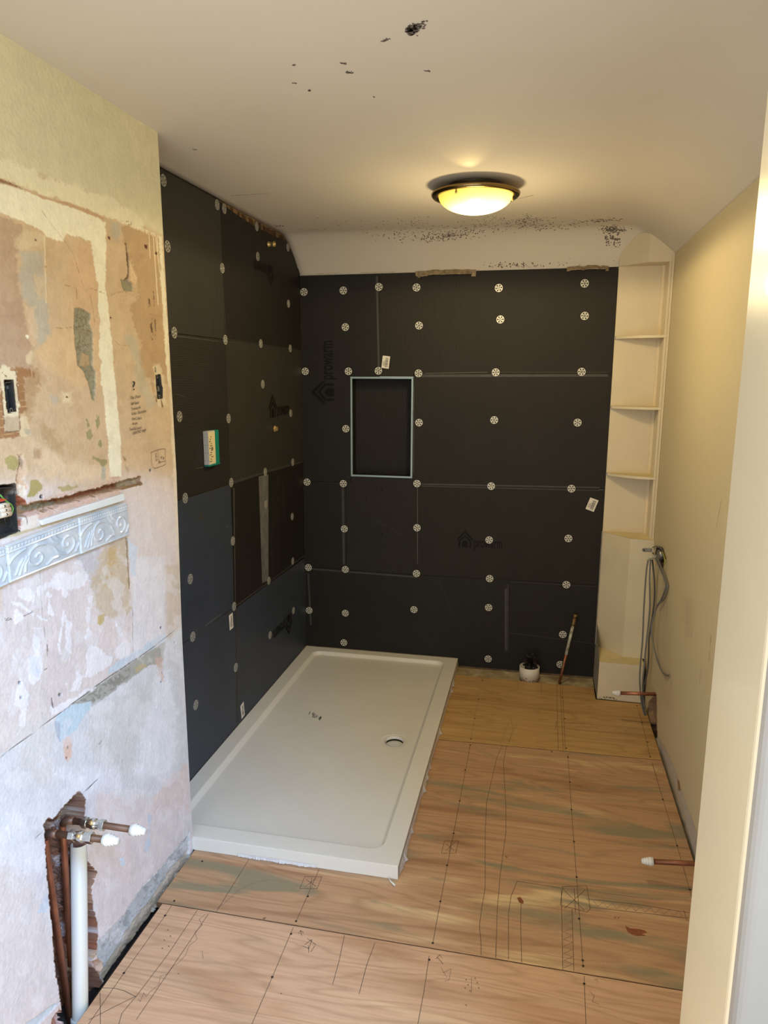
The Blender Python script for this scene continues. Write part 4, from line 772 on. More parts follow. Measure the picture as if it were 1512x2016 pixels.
board('B', [q(.0, .046), q(.80, .046), q(.805, .004), q(xs4, .004), q(xs4, float(B(1002, 1142)[2])), q(xs3, zj3m), q(xs2, zj3l-.004), q(.0, zj3l)], B_dk, 'long plain dark board along the back of the shower tray', [([(612, 1120), (820, 1136)], .008, 3), ([(607, 1130), (612, 1230)], .010, 3), ([(862, 1140), (892, 1206)], .0012, 3), ([(1000, 1150), (1000, 1280)], .004, 3), ([(996, 1160), (996, 1280)], .012, 3)])
board('B', [q(xs4, .004), q(XE, .004), q(XE, zj3r), q(xs4, float(B(1002, 1142)[2]))], B_dk, 'bottom right board behind the leaning copper pipe', [([(1003, 1246), (1100, 1258), (1174, 1268)], .002, 3), ([(1003, 1145), (1175, 1155)], .002, 3)])
# rough wood lath showing in the gap above the left boards
w = MB(); n = 40
for k in range(n):
    ya = -.96+k*(.80/n); yb = ya+.80/n
    za_ = ZC-.004-random.uniform(0, .006); zl_ = ZC-.036; t = random.uniform(-.010, -.003)
    w.box(-.0124, ya, zl_, t, yb+.0005, za_, random.choice((0, 0, 1)))
struct(w.build('trim_2', [mat('rotten_lath', rgb(104, 74, 44), .9, col2=rgb(52, 36, 24), vscale=60, bump=.6), mat('pale_lath', rgb(138, 112, 78), .9, var=.3, vscale=50)]))

# ------------------------------------------------------------------ recessed niche
M_ntrim = mat('pale_blue_trim', rgb(150, 172, 176), .4, .3, var=.08, vscale=20)
nr = empty('shower_niche', ((NX0+NX1)/2, 0, NZ0), 'recessed black niche with pale blue edge trim in the back wall', 'niche')
dp = .092; w = MB(); t = .003
w.box(NX0, dp, NZ0, NX1, dp+t, NZ1); w.build('back_panel', board_mat('niche_ribbed', rgb(33, 29, 25), 'X', .4, .6), nr)
w = MB(); w.box(NX0, .0005, NZ0+t, NX0+t, dp, NZ1-t); w.box(NX1-t, .0005, NZ0+t, NX1, dp, NZ1-t); w.box(NX0, .0005, NZ1-t, NX1, dp, NZ1); w.box(NX0, .0005, NZ0, NX1, dp, NZ0+t); w.build('lining', board_mat('niche_lining', rgb(34, 32, 30)), nr)
bw = .009
for a in ((NX0, NZ1-bw, NX1, NZ1), (NX0, NZ0, NX1, NZ0+bw), (NX0, NZ0+bw, NX0+bw, NZ1-bw), (NX1-bw, NZ0+bw, NX1, NZ1-bw)):
    w = MB(); w.box(a[0], -.004, a[1], a[2], .001, a[3]); w.build('edge_trim', M_ntrim, nr, .0008)

# ------------------------------------------------------------------ fixing washers
def washer_mesh():
    bm = bmesh.new()
    def circ(cx, cy, r, n):
        vs = [bm.verts.new((cx+r*math.cos(2*math.pi*k/n), cy+r*math.sin(2*math.pi*k/n), 0)) for k in range(n)]
        return [bm.edges.new((vs[k], vs[(k+1) % n])) for k in range(n)]
    ed = circ(0, 0, .0178, 32)
    for k in range(6): a = k*math.pi/3; ed += circ(.0118*math.cos(a), .0118*math.sin(a), .0036, 8)
    bmesh.ops.triangle_fill(bm, use_beauty=True, use_dissolve=False, edges=ed, normal=(0, 0, 1))
    r = bmesh.ops.extrude_face_region(bm, geom=bm.faces[:]); bmesh.ops.translate(bm, vec=(0, 0, .0016), verts=[v for v in r['geom'] if isinstance(v, bmesh.types.BMVert)])
    bmesh.ops.recalc_face_normals(bm, faces=bm.faces)
    me = bpy.data.meshes.new('fixing_washer')
    tmp = MB(); tmp.lathe([(.0018, .0001), (.0018, .0030), (.0030, .0052), (.0022, .0060), (.0014, .0062)], (0, 0, 0), (0, 0, 1), 12)
    for f in tmp.f: pass
    vs = [bm.verts.new(v) for v in tmp.v]; bm.verts.ensure_lookup_table()
    for f in tmp.f:
        try: nf = bm.faces.new([vs[i] for i in f]); nf.material_index = 1
        except ValueError: pass
    bm.to_mesh(me); bm.free(); me.materials.append(mat('washer_plastic', rgb(205, 202, 190), .45, .15, var=.06, vscale=60)); me.materials.append(mat('washer_centre', rgb(150, 146, 132), .35, .7)); return me
WM = washer_mesh(); WML = WM.copy(); WML.materials[0] = mat('washer_dim_light', rgb(166, 163, 154), .5, .3, var=.06, vscale=60); WML.materials[1] = mat('washer_centre_dim_light', rgb(150, 148, 140), .4, .6)  # left-wall copy is darker: its dim oblique light put into the colour
ORD = ['leftmost', 'second from left', 'third from left', 'fourth from left', 'fifth from left', 'rightmost']
def washer(px, py, face, label):
    ax = 0 if face == 'L' else 1; p = hit(px, py, ax, 0.); o = bpy.data.objects.new('fixing_washer', WML if face == 'L' else WM); C.objects.link(o)
    if face == 'L':
        p[0] = .0003; p[1] = min(p[1], -.020); o.rotation_euler = (random.random()*6, math.pi/2, 0)
        R = Matrix.Rotation(math.pi/2, 4, 'Y') @ Matrix.Rotation(random.random()*6, 4, 'Z')
    else:
        p[0] = max(p[0], .0185); R = Matrix.Rotation(math.pi/2, 4, 'X') @ Matrix.Rotation(random.random()*6, 4, 'Z'); p[1] = -.0003
    o.matrix_world = Matrix.Translation(p) @ R
    tag(o, label, 'washer', 'perforated fixing washers on the %s wall boards' % ('left' if face == 'L' else 'back'))
rows = [('top row', [(597, 575), (676, 572), (746, 565), (820, 566), (982, 567), (1151, 558)]), ('second row down', [(680, 644), (825, 641), (985, 629), (1151, 622)]),
        ('row level with the niche top', [(600, 731), (686, 731), (745, 730), (824, 735), (976, 733), (1145, 732)]), ('row halfway up the niche', [(681, 844), (825, 832), (973, 827), (1137, 832)]),
        ('row level with the niche bottom', [(603, 949), (676, 952), (821, 952), (967, 957), (1125, 962)]), ('first row below the niche', [(678, 1041), (821, 1039), (963, 1063), (1119, 1060)]),
        ('second row below the niche', [(605, 1117), (680, 1121), (820, 1129), (964, 1139), (1115, 1151)]), ('row above the bottom', [(601, 1201), (680, 1207), (815, 1200), (962, 1196), (1108, 1249)]), ('bottom row', [(677, 1265), (961, 1297), (1103, 1308)])]
for nm, ps in rows:
    for i, p in enumerate(ps):
        o_ = ORD[i] if i < len(ps)-1 else 'rightmost'; washer(*p, 'B', 'perforated washer, %s in the %s, back wall' % (o_, nm))
lrows = [('along the sloping ceiling line', [(321, 355), (427, 403), (441, 411), (505, 446), (566.5, 487)]), ('in the row below the ceiling line', [(329, 485), (437, 528), (507, 505), (567.6, 598)]),
         ('on the highest level joint', [(342.4, 655), (443, 669), (513, 676.5), (571, 686)]), ('in the row at the teal box top', [(352.7, 820), (449.4, 824), (517, 756.4), (572, 813.5)]),
         ('on the middle joint', [(364, 980.7), (454.7, 950), (521.8, 929), (576, 910)]), ('in the row across the sealant stripe', [(374, 1140), (458, 1065), (523, 993), (575, 1017)]),
         ('on the lowest joint', [(379, 1253.5), (460.4, 1194), (529, 1143.4), (576, 1104.6)]), ('in the lowest row above the tray', [(385, 1387.7), (463.8, 1314), (531.4, 1250.4), (577.4, 1202)])]
for nm, ps in lrows:
    for i, p in enumerate(ps):
        o_ = ORD[i] if i < len(ps)-1 else 'rightmost'; washer(*p, 'L', 'perforated washer, %s %s, left wall' % (o_, nm))

# ------------------------------------------------------------------ barcode stickers
M_stick = mat('sticker_paper', rgb(226, 220, 208), .6); M_ink = mat('sticker_ink', rgb(40, 38, 38), .6)
def sticker(cx, cy, face, w_, h_, ang, label):
    ax = 0 if face == 'L' else 1; c = hit(cx, cy, ax, 0.); n = np.array([1., 0, 0]) if ax == 0 else np.array([0, -1., 0]); a = np.array([0, 1., 0]) if ax == 0 else np.array([1., 0, 0]); z = np.array([0, 0, 1.])
    ca, sa = math.cos(ang), math.sin(ang); u_, v_ = a*ca+z*sa, -a*sa+z*ca; c = c+n*.0010
    T = lambda x, y: c+u_*x*w_/2+v_*y*h_/2
    m = MB(); m.prism([T(-1, -1), T(1, -1), T(1, 1), T(-1, 1)], n*.0006, 0); up = n*.0007
    y = -.78
    while y < .72:
        b = random.choice((.04, .06, .1)); m.poly([T(-.15, y)+up, T(.62, y)+up, T(.62, y+b)+up, T(-.15, y+b)+up], 1); y += b+random.choice((.04, .06))
    for k in (-.72, -.5, -.32): m.poly([T(k, -.6)+up, T(k+.07, -.6)+up, T(k+.07, .3+k*.3)+up, T(k, .3+k*.3)+up], 1)
    tag(m.build('barcode_sticker', [M_stick, M_ink], fix=False), label, 'sticker', 'white barcode stickers on the boards')
sticker(759.5, 713, 'B', .036, .058, -.12, 'small white barcode sticker just above the niche')
sticker(1165.5, 993.5, 'B', .040, .058, -.33, 'tilted white barcode sticker at the right of the back wall')
sticker(454.5, 1223.5, 'L', .034, .062, .04, 'white barcode sticker under the lowest joint of the left wall')
sticker(477, 1398.5, 'L', .034, .062, .16, 'white barcode sticker just above the shower tray edge, left wall')

# ------------------------------------------------------------------ shower tray
TX0, TX1, TY0, TY1, TH = .001, .80, -1.612, -.0005, .0434
def dense(a, b, fine, step, fstep):
    out = []; x = a
    while x < b-1e-6:
        out.append(x); s_ = step
        for f0, f1 in fine:
            if f0-step < x < f1: s_ = fstep
        x += s_
    return np.array(out+[b])
tx = dense(TX0, TX1, [(TX0, .012), (.045, .10), (.585, .80)], .008, .0018); ty = dense(TY0, TY1, [(TY0, -1.50), (-.91, -.79), (-.10, TY1)], .008, .0020)
TXg, TYg = np.meshgrid(tx, ty, indexing='ij')
def rr(x, y, x0, x1, y0, y1, r):
    qx = np.abs(x-(x0+x1)/2)-((x1-x0)/2-r); qy = np.abs(y-(y0+y1)/2)-((y1-y0)/2-r)
    return np.hypot(np.maximum(qx, 0), np.maximum(qy, 0))+np.minimum(np.maximum(qx, qy), 0)-r
dR = rr(TXg, TYg, .058, .742, -1.548, -.052, .045); dep = .017*(1-sstep(dR, -.016, .0))
DC = (.641, -.852); rd = np.hypot(TXg-DC[0], TYg-DC[1]); slope = .006*np.exp(-(rd/.35)**2)*(dR < -.02)*sstep(-dR, .02, .1)
dep = dep+slope+.0016*(1-sstep(rd, .050, .056))+.030*(1-sstep(rd, .0375, .0392))
edge = np.minimum(np.minimum(TX1-TXg, TYg-TY0), .004); TZ = TH-dep-(.004-edge)**2*60*(edge < .004)
body = MB(); body.box(TX0+.003, TY0+.003, .0009, TX1-.003, TY1-.003, .004)
def skirt(ln):
    for a, b in zip(ln[:-1], ln[1:]): body.add([a, b, (b[0], b[1], .0008), (a[0], a[1], .0008)], [(0, 1, 2, 3)], 0)
skirt([(TXg[i, 0], TYg[i, 0], TZ[i, 0]) for i in range(len(tx))]); skirt([(TXg[-1, j], TYg[-1, j], TZ[-1, j]) for j in range(len(ty))])
skirt([(TXg[i, -1], TYg[i, -1], TZ[i, -1]) for i in range(len(tx))]); skirt([(TXg[0, j], TYg[0, j], TZ[0, j]) for j in range(len(ty))])
def tp(px, py): p = hit(px, py, 2, TH-.017); return np.array([p[0], p[1], TH-.0158])
A_, B_ = tp(608, 1409), tp(631, 1421); 
for pts in ([(611, 1401), (608, 1407)], [(618, 1403), (615, 1406), (618, 1409), (621, 1407), (617, 1405)], [(617, 1409), (615, 1412), (619, 1413), (620, 1410)], [(624, 1408), (622, 1413)], [(623, 1411), (626, 1410)], [(632, 1411), (628, 1413), (629, 1416), (632, 1415), (632, 1411), (629, 1418)]):
    body.strip([tp(*p) for p in pts], .0022, (0, 0, 1), 1)
tray = empty('shower_tray', (.4, -.8, 0), 'white rectangular shower tray on the plywood below the black boards', 'shower tray')
tb = grid_obj('tray_body', TXg, TYg, TZ, M_tray, extra=body, extra_mats=(M_marker,)); tb.parent = tray; tb.matrix_parent_inverse = tray.matrix_world.inverted()
w = MB(); w.lathe([(-.009, .0364), (-.001, .0376), (.0008, .0400), (.0012, .0385), (.0004, .0368), (-.009, .0352)], (*DC, TH-.017-.0056), (0, 0, 1), 48, 0)
w.build('drain_ring', M_white_plastic, tray)
w = MB(); w.lathe([(.006, .0001), (.0055, .012), (.0042, .021), (.002, .0285), (-.001, .0310), (-.006, .0312), (-.006, .0001)], (DC[0]-.001, DC[1]-.002, TH-.017-.0215), (0, 0, 1), 48, 0)
w.build('waste_cover', mat('waste_cover_white', rgb(214, 214, 210), .3), tray)
w = MB(); w.lathe([(-.0205, .0001), (-.0205, .0364), (.0, .0366), (.0, .0350), (-.019, .0348), (-.019, .0001)], (*DC, TH-.017-.0146), (0, 0, 1), 48, 0); w.build('drain_shade_cup', M_dark, tray)  # black cup added so the gap round the waste cover reads as shade
# torn film hanging off the tray's outer edge
M_film = mat('torn_film', rgb(206, 202, 200), .5, var=.15, vscale=60)
w = MB(); nn = 150; bb_ = 0.
for k in range(nn):
    y0 = -1.60+k*1.45/nn; y1 = y0+1.45/nn; b0 = bb_
    bb_ = .0045*max(0, math.sin(k*.23)*math.sin(k*.071+1))+random.uniform(0, .0022)+(.007 if random.random() < .06 else 0); z0, z1_ = .034-random.random()*.004, .034-random.random()*.004
    w.add([(TX1+.0015, y0, z0), (TX1+.0015, y1, z1_), (TX1+.002+bb_, y1, .003), (TX1+.002+b0, y0, .003)], [(0, 1, 2, 3)])
w.build('side_film', M_film, tray)
w = MB(); bb_ = 0.
for k in range(60):
    x0 = .30+k*.25/60; x1 = x0+.25/60; b0 = bb_; bb_ = random.uniform(.001, .006)*(1 if (k//9) % 2 else .35)
    w.add([(x0, TY0-.0012, .010), (x1, TY0-.0012, .010), (x1, TY0-.002-bb_, .0015), (x0, TY0-.002-b0, .0015)], [(0, 1, 2, 3)])
w.build('front_film', M_film, tray)
w = MB(); w.tube([(.772, TY0-.0035, .006), (.782, TY0-.016, .004), (.797, TY0-.030, .0045)], [.0012, .0022, .003], 6); w.build('film_tail', M_white_plastic, tray)

# ------------------------------------------------------------------ corner shelf unit
su = empty('corner_shelf_unit', (XC+.1, -.1, 0), 'tall cream built-in corner shelves between black back wall and right wall', 'shelves')
RX = XR-.0008; P0, P1, P2 = (XC, -.026), (XC+.108, -.125), (RX-.009, -.132)
w = MB(); w.box(XC, -.012, .19, RX-.02, -.0005, 1.925); w.build('back_panel', M_shelf, su)
w = MB(); w.box(RX-.018, -.126, .735, RX-.009, -.012, 1.925); w.build('side_panel', M_shelf, su)
w = MB(); w.box(RX-.030, -.022, .735, RX-.018, -.012, 1.925); w.build('corner_bead', M_cream_gloss, su)
w = MB(); w.box(RX-.0085, -.140, .735, RX, -.10, 1.952); w.build('front_trim', M_shelf, su, .001)
def shelf_plan(P1_, P2_, n=8):
    pts = [(XC, -.012), P0]
    for k in range(1, n+1):
        t = k/n; x = (1-t)**2*P0[0]+2*t*(1-t)*P1_[0]+t*t*P2_[0]; y = (1-t)**2*P0[1]+2*t*(1-t)*(P1_[1]-.012)+t*t*P2_[1]; pts.append((x, y))
    return pts+[(P2_[0], -.012)]
for z in (1.620, 1.316, 1.012):
    w = MB(); pl = shelf_plan((XC+.085, -.118), P2); n = len(pl); w.prism([(x, y, z-.011) for x, y in pl], (0, 0, .011), 0)
    w.poly([(x+(.002 if i < 2 else 0), min(y+.002, -.0125), z+.0004) for i, (x, y) in enumerate(pl)], 1)
    w.box(XC-.003, -.030, z-.010, XC+.006, -.022, z-.001, 2)
    w.build('shelf', [M_shelf, M_shelf_yellow, M_galv], su, fix=False)
# boxed-in top following the cove
w = MB(); pl = [P0]+[(P0[0]+(P1[0]-P0[0])*k/6, P0[1]+(P1[1]-P0[1])*k/6) for k in range(1, 7)]+[(P1[0]+(P2[0]+.008-P1[0])*k/5, P1[1]+(P2[1]-P1[1])*k/5) for k in range(1, 6)]
for a, b in zip(pl[:-1], pl[1:]):
    w.add([(*a, 1.925), (*b, 1.925), (*b, ceil_z(*b)-.001), (*a, ceil_z(*a)-.001)], [(0, 1, 2, 3)])
w.add([(XC, -.012, 1.925), (*P0, 1.925), (*P0, ceil_z(*P0)-.001), (XC, -.012, ceil_z(XC, -.012)-.001)], [(0, 1, 2, 3)])
w.prism([(XC, -.012, 1.925)]+[(x, y, 1.925) for x, y in pl]+[(RX-.001, -.012, 1.925)], (0, 0, -.008)); w.build('top_box', M_shelf, su, fix=True)
# diagonal lower cupboard
Q1, Q2 = (XC+.108, -.150), (RX, -.158)
w = MB(); w.prism([(XC, -.0005, .1797), (*P0, .1797), (*Q1, .1797), (*Q2, .1797), (RX, -.0005, .1797)], (0, 0, .5553), 0); w.poly([(XC+.002, -.013, .7355), (P0[0]+.002, P0[1]+.002, .7355), (Q1[0], Q1[1]+.003, .7355), (Q2[0]-.002, Q2[1]+.003, .7355), (RX-.002, -.013, .7355)], 1)
w.build('lower_cupboard', [M_shelf, M_shelf_yellow], su, fix=False)
w = MB(); w.prism([(XC, -.0005, .001), (XC, -.236, .001), (RX-.014, -.240, .001), (RX-.014, -.0005, .001)], (0, 0, .178), 0); w.poly([(XC+.002, -.03, .1795), (XC+.002, -.234, .1795), (RX-.016, -.238, .1795), (RX-.016, -.16, .1795)], 1)
w.add([(XC-.0008, -.0006, .0), (XC-.0008, -.236, .0), (XC-.0008, -.236, .179), (XC-.0008, -.0006, .30)], [(0, 1, 2, 3)], 2)
for k in range(16):
    x = XC+.01+random.random()*.09; z = .004+random.random()*.012; s_ = random.uniform(.001, .0028); w.poly([(x+s_*1.6*math.cos(a), -.2409 if True else 0, z+s_*math.sin(a)) for a in (0, 1, 2, 3, 4, 5)], 3)
w.build('plinth_box', [M_shelf, M_shelf_yellow, mat('grey_bare_side', rgb(150, 144, 132), .8, var=.15, vscale=20), mat('dirt_chips', rgb(96, 78, 56), .9)], su, fix=False)
w = MB(); w.box(XC-.004, -.026, .18, XC-.0005, -.0005, .735); w.build('side_strip', mat('grey_bare_side', rgb(150, 144, 132), .8), su)

# ------------------------------------------------------------------ ceiling lamp
lc = hit(936, 386, 2, 2.030); LX, LY = float(lc[0]), float(lc[1])
lb = hit(936, 421, 1, LY)
BD = max(.04, 2.030-float(lb[2])); RL = .1440
lamp = empty('ceiling_lamp', (LX, LY, ZC), 'round flush ceiling lamp with dark brass rim and glowing glass bowl', 'lamp')
w = MB(); w.lathe([(0, .085), (.030, .092)], (LX, LY, 2.032), (0, 0, 1), 40); w.lathe([(0, .0001), (0, .085)], (LX, LY, 2.032), (0, 0, 1), 40); w.build('ceiling_plate', mat('lamp_plate', rgb(70, 60, 44), .5, .6), lamp)  # plate coloured dark for the shadow between rim and ceiling
w = MB(); w.lathe([(.0095, .05), (.009, RL-.03), (.010, RL-.002), (.006, RL+.002), (.0, RL), (-.004, RL-.004), (-.002, RL-.022), (.002, RL-.026), (.006, RL-.028)], (LX, LY, 2.030), (0, 0, 1), 64)
lamp_rim = w.build('rim', mat('antique_brass_rim', rgb(140, 118, 78), .25, 1.), lamp)
m = bpy.data.materials.new('glowing_glass'); m.use_nodes = True; N = m.node_tree.nodes; LK = m.node_tree.links; b = N['Principled BSDF']; b.inputs['Base Color'].default_value = (*rgb(240, 220, 150), 1); b.inputs['Roughness'].default_value = .3
tc = N.new('ShaderNodeTexCoord'); sp = N.new('ShaderNodeVectorMath'); sp.operation = 'SUBTRACT'; sp.inputs[1].default_value = (.012, -.0, 0); LK.new(tc.outputs['Object'], sp.inputs[0])
ml = N.new('ShaderNodeVectorMath'); ml.operation = 'MULTIPLY'; ml.inputs[1].default_value = (1, 1, 0); LK.new(sp.outputs[0], ml.inputs[0]); ln = N.new('ShaderNodeVectorMath'); ln.operation = 'LENGTH'; LK.new(ml.outputs[0], ln.inputs[0])
r = N.new('ShaderNodeValToRGB'); e_ = r.color_ramp.elements; e_[0].position = .30; e_[0].color = (1., .86, .42, 1); e_[1].position = 1.; e_[1].color = (.92, .66, .06, 1)
mr = N.new('ShaderNodeMapRange'); mr.inputs['From Max'].default_value = RL-.02; LK.new(ln.outputs['Value'], mr.inputs['Value']); LK.new(mr.outputs[0], r.inputs[0]); LK.new(r.outputs[0], b.inputs['Emission Color'])
st = N.new('ShaderNodeMapRange'); st.inputs['To Min'].default_value = 10.; st.inputs['To Max'].default_value = 1.0; LK.new(mr.outputs[0], st.inputs['Value']); LK.new(st.outputs[0], b.inputs['Emission Strength'])
w = MB(); R0 = RL-.023; w.lathe([(-BD*math.cos(a), R0*math.sin(a)) for a in np.linspace(0, math.pi/2, 18)], (0, 0, 0), (0, 0, 1), 56)
gb = w.build('glass_bowl', m); gb.location = (LX, LY, 2.030); bpy.context.view_layer.update(); gb.parent = lamp; gb.matrix_parent_inverse = lamp.matrix_world.inverted()
for a in (-2.0, .2, 2.3):
    w = MB(); w.lathe([(.0, .002), (-.006, .002), (-.007, .004), (-.013, .004), (-.015, .001)], (LX+(R0+.001)*math.cos(a), LY+(R0+.001)*math.sin(a), 2.030), (0, 0, 1), 10); w.build('retaining_stud', M_brass, lamp_rim)
pl_ = bpy.data.lights.new('lamp_light', 'SPOT'); pl_.spot_size = math.radians(179); pl_.spot_blend = .12; pl_.energy = 17; pl_.color = (1., .79, .42); pl_.shadow_soft_size = .04; po = bpy.data.objects.new('lamp_light', pl_); C.objects.link(po); po.location = (LX, LY, 2.030-BD-.06)
pp = bpy.data.lights.new('lamp_glow', 'POINT'); pp.energy = 5.2; pp.color = (1., .79, .42); pp.shadow_soft_size = .06; ppo = bpy.data.objects.new('lamp_glow', pp); C.objects.link(ppo); ppo.location = (LX, LY, 2.030-BD-.24)
sl = bpy.data.lights.new('rim_reflection_stand_in', 'SPOT'); sl.energy = .9; sl.color = (1., .72, .30); sl.spot_size = .9; sl.spot_blend = 1.; sl.shadow_soft_size = .01; so_ = bpy.data.objects.new('rim_reflection_stand_in', sl); C.objects.link(so_)  # added spot imitating the warm patch thrown off the lamp rim
so_.location = (LX, LY-RL-.01, 2.026); so_.rotation_euler = Vector((0, -.24, .040)).to_track_quat('-Z', 'Y').to_euler()

# ------------------------------------------------------------------ border tiles on the left wall
def tile_mat():
    m = mat('marbled_glaze', rgb(216, 220, 222), .10, col2=rgb(184, 196, 206), vscale=26, coat=.5, stretch=(1, 1, 1)); return m
M_tile = tile_mat(); M_grout = mat('tile_edge', rgb(206, 196, 176), .8)
def spiral(cx, cy, r0, r1, a0, turns, sgn, asp, n=40):
    return [(cx+(r0+(r1-r0)*t)*math.cos(a0+sgn*turns*2*math.pi*t)*asp, cy+(r0+(r1-r0)*t)*math.sin(a0+sgn*turns*2*math.pi*t)) for t in np.linspace(0, 1, n)]
def border_tile(c4, label, cut=1.):
    """c4: photo points of top-left, top-right, bottom-right, bottom-left"""
    TL, TRt, BR, BL = [hit(*p, 0, XN) for p in c4]; nu, nv = 200, 110
    U, V = np.meshgrid(np.linspace(0, 1, nu), np.linspace(0, 1, nv), indexing='ij'); asp = .5   # v: 0 bottom .. 1 top
    P = (BL[None, None]*((1-U)*(1-V))[..., None]+BR[None, None]*(U*(1-V))[..., None]+TL[None, None]*((1-U)*V)[..., None]+TRt[None, None]*(U*V)[..., None])
    curves = [spiral(.37, .40, .04, .30, 2.4, 1.15, -1, asp), spiral(.80, .46, .04, .27, -.6, 1.15, -1, asp), [(.37, .72), (.50, .66), (.60, .50), (.66, .30), (.80, .16)],
              [(.08, .18), (.12, .34), (.18, .5)], [(.13, .14), (.16, .32), (.23, .52)], [(.20, .16), (.21, .34), (.26, .48)], [(.56, .76), (.60, .64), (.66, .56)], [(.62, .78), (.66, .68), (.71, .62)], [(.93, .16), (.97, .3), (1.0, .34)], [(.0, .5), (.06, .62), (.14, .70), (.22, .74)], [(.50, .12), (.58, .2), (.66, .2)]]
    H = np.zeros(U.shape)
    for k, c in enumerate(curves):
        d = sdline(U*2, V, [(a*2, b) for a, b in c]); H = np.maximum(H, .0026*np.exp(-(d/.030)**2))
    H += .0020*np.exp(-((V-.80)/.018)**2)+.0024*np.exp(-((V-.965)/.02)**2)+.0016*np.exp(-((V-.05)/.02)**2)
    H += .0012*((np.abs(V-.885) < .035) & (np.modf(U*22)[0] < .55))
    ed = np.minimum(np.minimum(U*2, (1-U)*2), np.minimum(V, 1-V)); H = H+.0075-.005*(1-sstep(ed, 0, .03))
    Pn = P.copy(); Pn[..., 0] = XN+.0015+H
    ex = MB(); ring = [(i, 0) for i in range(nu)]+[(nu-1, j) for j in range(nv)]+[(i, nv-1) for i in reversed(range(nu))]+[(0, j) for j in reversed(range(nv))]
    for a, b in zip(ring[:-1], ring[1:]):
        A, Bq = Pn[a], Pn[b]; ex.add([A, Bq, (XN+.0008, Bq[1], Bq[2]), (XN+.0008, A[1], A[2])], [(0, 1, 2, 3)], 1)
    o = grid_obj('border_tile', Pn[..., 0], Pn[..., 1], Pn[..., 2], M_tile, extra=ex, extra_mats=(M_grout,), flip=True)
    tag(o, label, 'tile', 'embossed border tiles left on the plaster')
border_tile([(5, 1073.5), (147, 1020), (151.5, 1092), (12, 1149)], 'full embossed scroll tile with grey-blue marbling, middle of the border')
border_tile([(148.3, 1019.5), (244, 989), (249.5, 1054), (153, 1092)], 'embossed scroll tile at the right end of the border row')
border_tile([(-150, 1132), (3.2, 1074.5), (10.2, 1150), (-150, 1222)], 'sliver of embossed tile at the left edge of the photo')
w = MB(); P = [hit(*p, 0, XN) for p in ((75, 1024.5), (160, 996), (239, 971.5), (241, 985), (160, 1010), (78, 1034))]; w.prism([p+np.array([.0008, 0, 0]) for p in P], (.007, 0, 0))
tag(w.build('trim_tile', mat('white_trim_glaze', rgb(228, 232, 230), .15, var=.03, vscale=20), bevel=.002), 'plain narrow white trim tile above the embossed border', 'tile')

# ------------------------------------------------------------------ electrical back boxes on the left wall
def back_box(poly_px, depth, name, label, lug_px):
    P = [hit(*p, 0, XN-.001) for p in poly_px]; c = sum(P)/len(P); P = [c+(p-c)*.93 for p in P]; w = MB(); n = len(P); d = np.array([-depth, 0, 0])
    Q = [c+(p-c)*.93+np.array([0, 0, 0]) for p in P]
    o = empty(name, tuple(c), label, 'electrical box'); m = MB()
    for i in range(n):
        j = (i+1) % n; m.add([P[i], P[j], P[j]+d, P[i]+d], [(0, 1, 2, 3)]); m.add([Q[i], Q[j], Q[j]+d, Q[i]+d], [(3, 2, 1, 0)]); m.add([P[i], P[j], Q[j], Q[i]], [(0, 1, 2, 3)])
    m.add([p+d for p in P], [tuple(range(n))]); m.build('box_body', M_black_metal, o, fix=False)
    for lp in lug_px:
        m = MB(); q_ = hit(*lp, 0, XN-.004); m.lathe([(0, .0025), (0, .0052), (-.002, .0052), (-.002, .0025), (0, .0025)], q_, (1, 0, 0), 14); m.build('screw_lug', M_galv, o)
    return o, c
bb, c = back_box(za((88, 925), (205, 918), (258, 1415), (140, 1432)), .026, 'back_box', 'narrow recessed metal box in the brick-coloured patch, far left', [(23, 808.0)])
m = MB(); m.prism([hit(*p, 0, XN-.010) for p in za((105, 1000), (190, 990), (196, 1035), (110, 1060))], (-.008, 0, 0)); m.build('mounting_strap', M_galv, bb)
wr_ = MB(); wr_.tube([hit(*p, 0, XN-.012) for p in za((140, 1060), (175, 1110), (205, 1180), (232, 1215))], .0012, 8); tag(wr_.build('red_wire', mat('red_wire', rgb(170, 60, 70), .4)), 'thin red wire inside the narrow recessed box', 'wire')
bb, c = back_box(zc((655, 332), (710, 326), (733, 500), (745, 540), (744, 695), (684, 700), (668, 520)), .024, 'back_box', 'narrow recessed switch box near the plaster corner beside the black boards', [(310.0, 741.5), (314, 781)])
m = MB(); m.prism([hit(*p, 0, XN-.006) for p in zc((672, 505), (735, 500), (755, 545), (745, 600), (676, 590))], (-.008, 0, 0)); m.build('mounting_strap', M_galv, bb)
w = MB(); PJ = [hit(*p, 0, XN-.004) for p in ((-70, 968), (29, 957.5), (35.8, 1046), (-70, 1092))]; dj = np.array([-.022, 0, 0])
cb = empty('cooker_back_box', tuple(sum(PJ)/4), 'large dark metal back box with loose wires at the left edge above the tiles', 'electrical box')
m = MB(); m.add([p+dj for p in PJ], [(0, 1, 2, 3)]); m.build('back_plate', M_black_metal, cb, fix=False)
for i in range(4):
    m = MB(); j = (i+1) % 4; cc = sum(PJ)/4; A, Bq = PJ[i], PJ[j]; Ai, Bi = A+(cc-A)*.03, Bq+(cc-Bq)*.03; m.add([A, Bq, Bq+dj, A+dj, Ai, Bi, Bi+dj, Ai+dj], [(0, 1, 2, 3), (4, 7, 6, 5), (0, 4, 5, 1)]); m.build('box_side', M_black_metal, cb, fix=False)
m = MB(); m.lathe([(0, .0001), (.0015, .0045), (.0015, .002), (0, .0015)], hit(26, 968.5, 0, XN-.0245), (1, 0, 0), 12); m.build('screw', M_dark, cb)
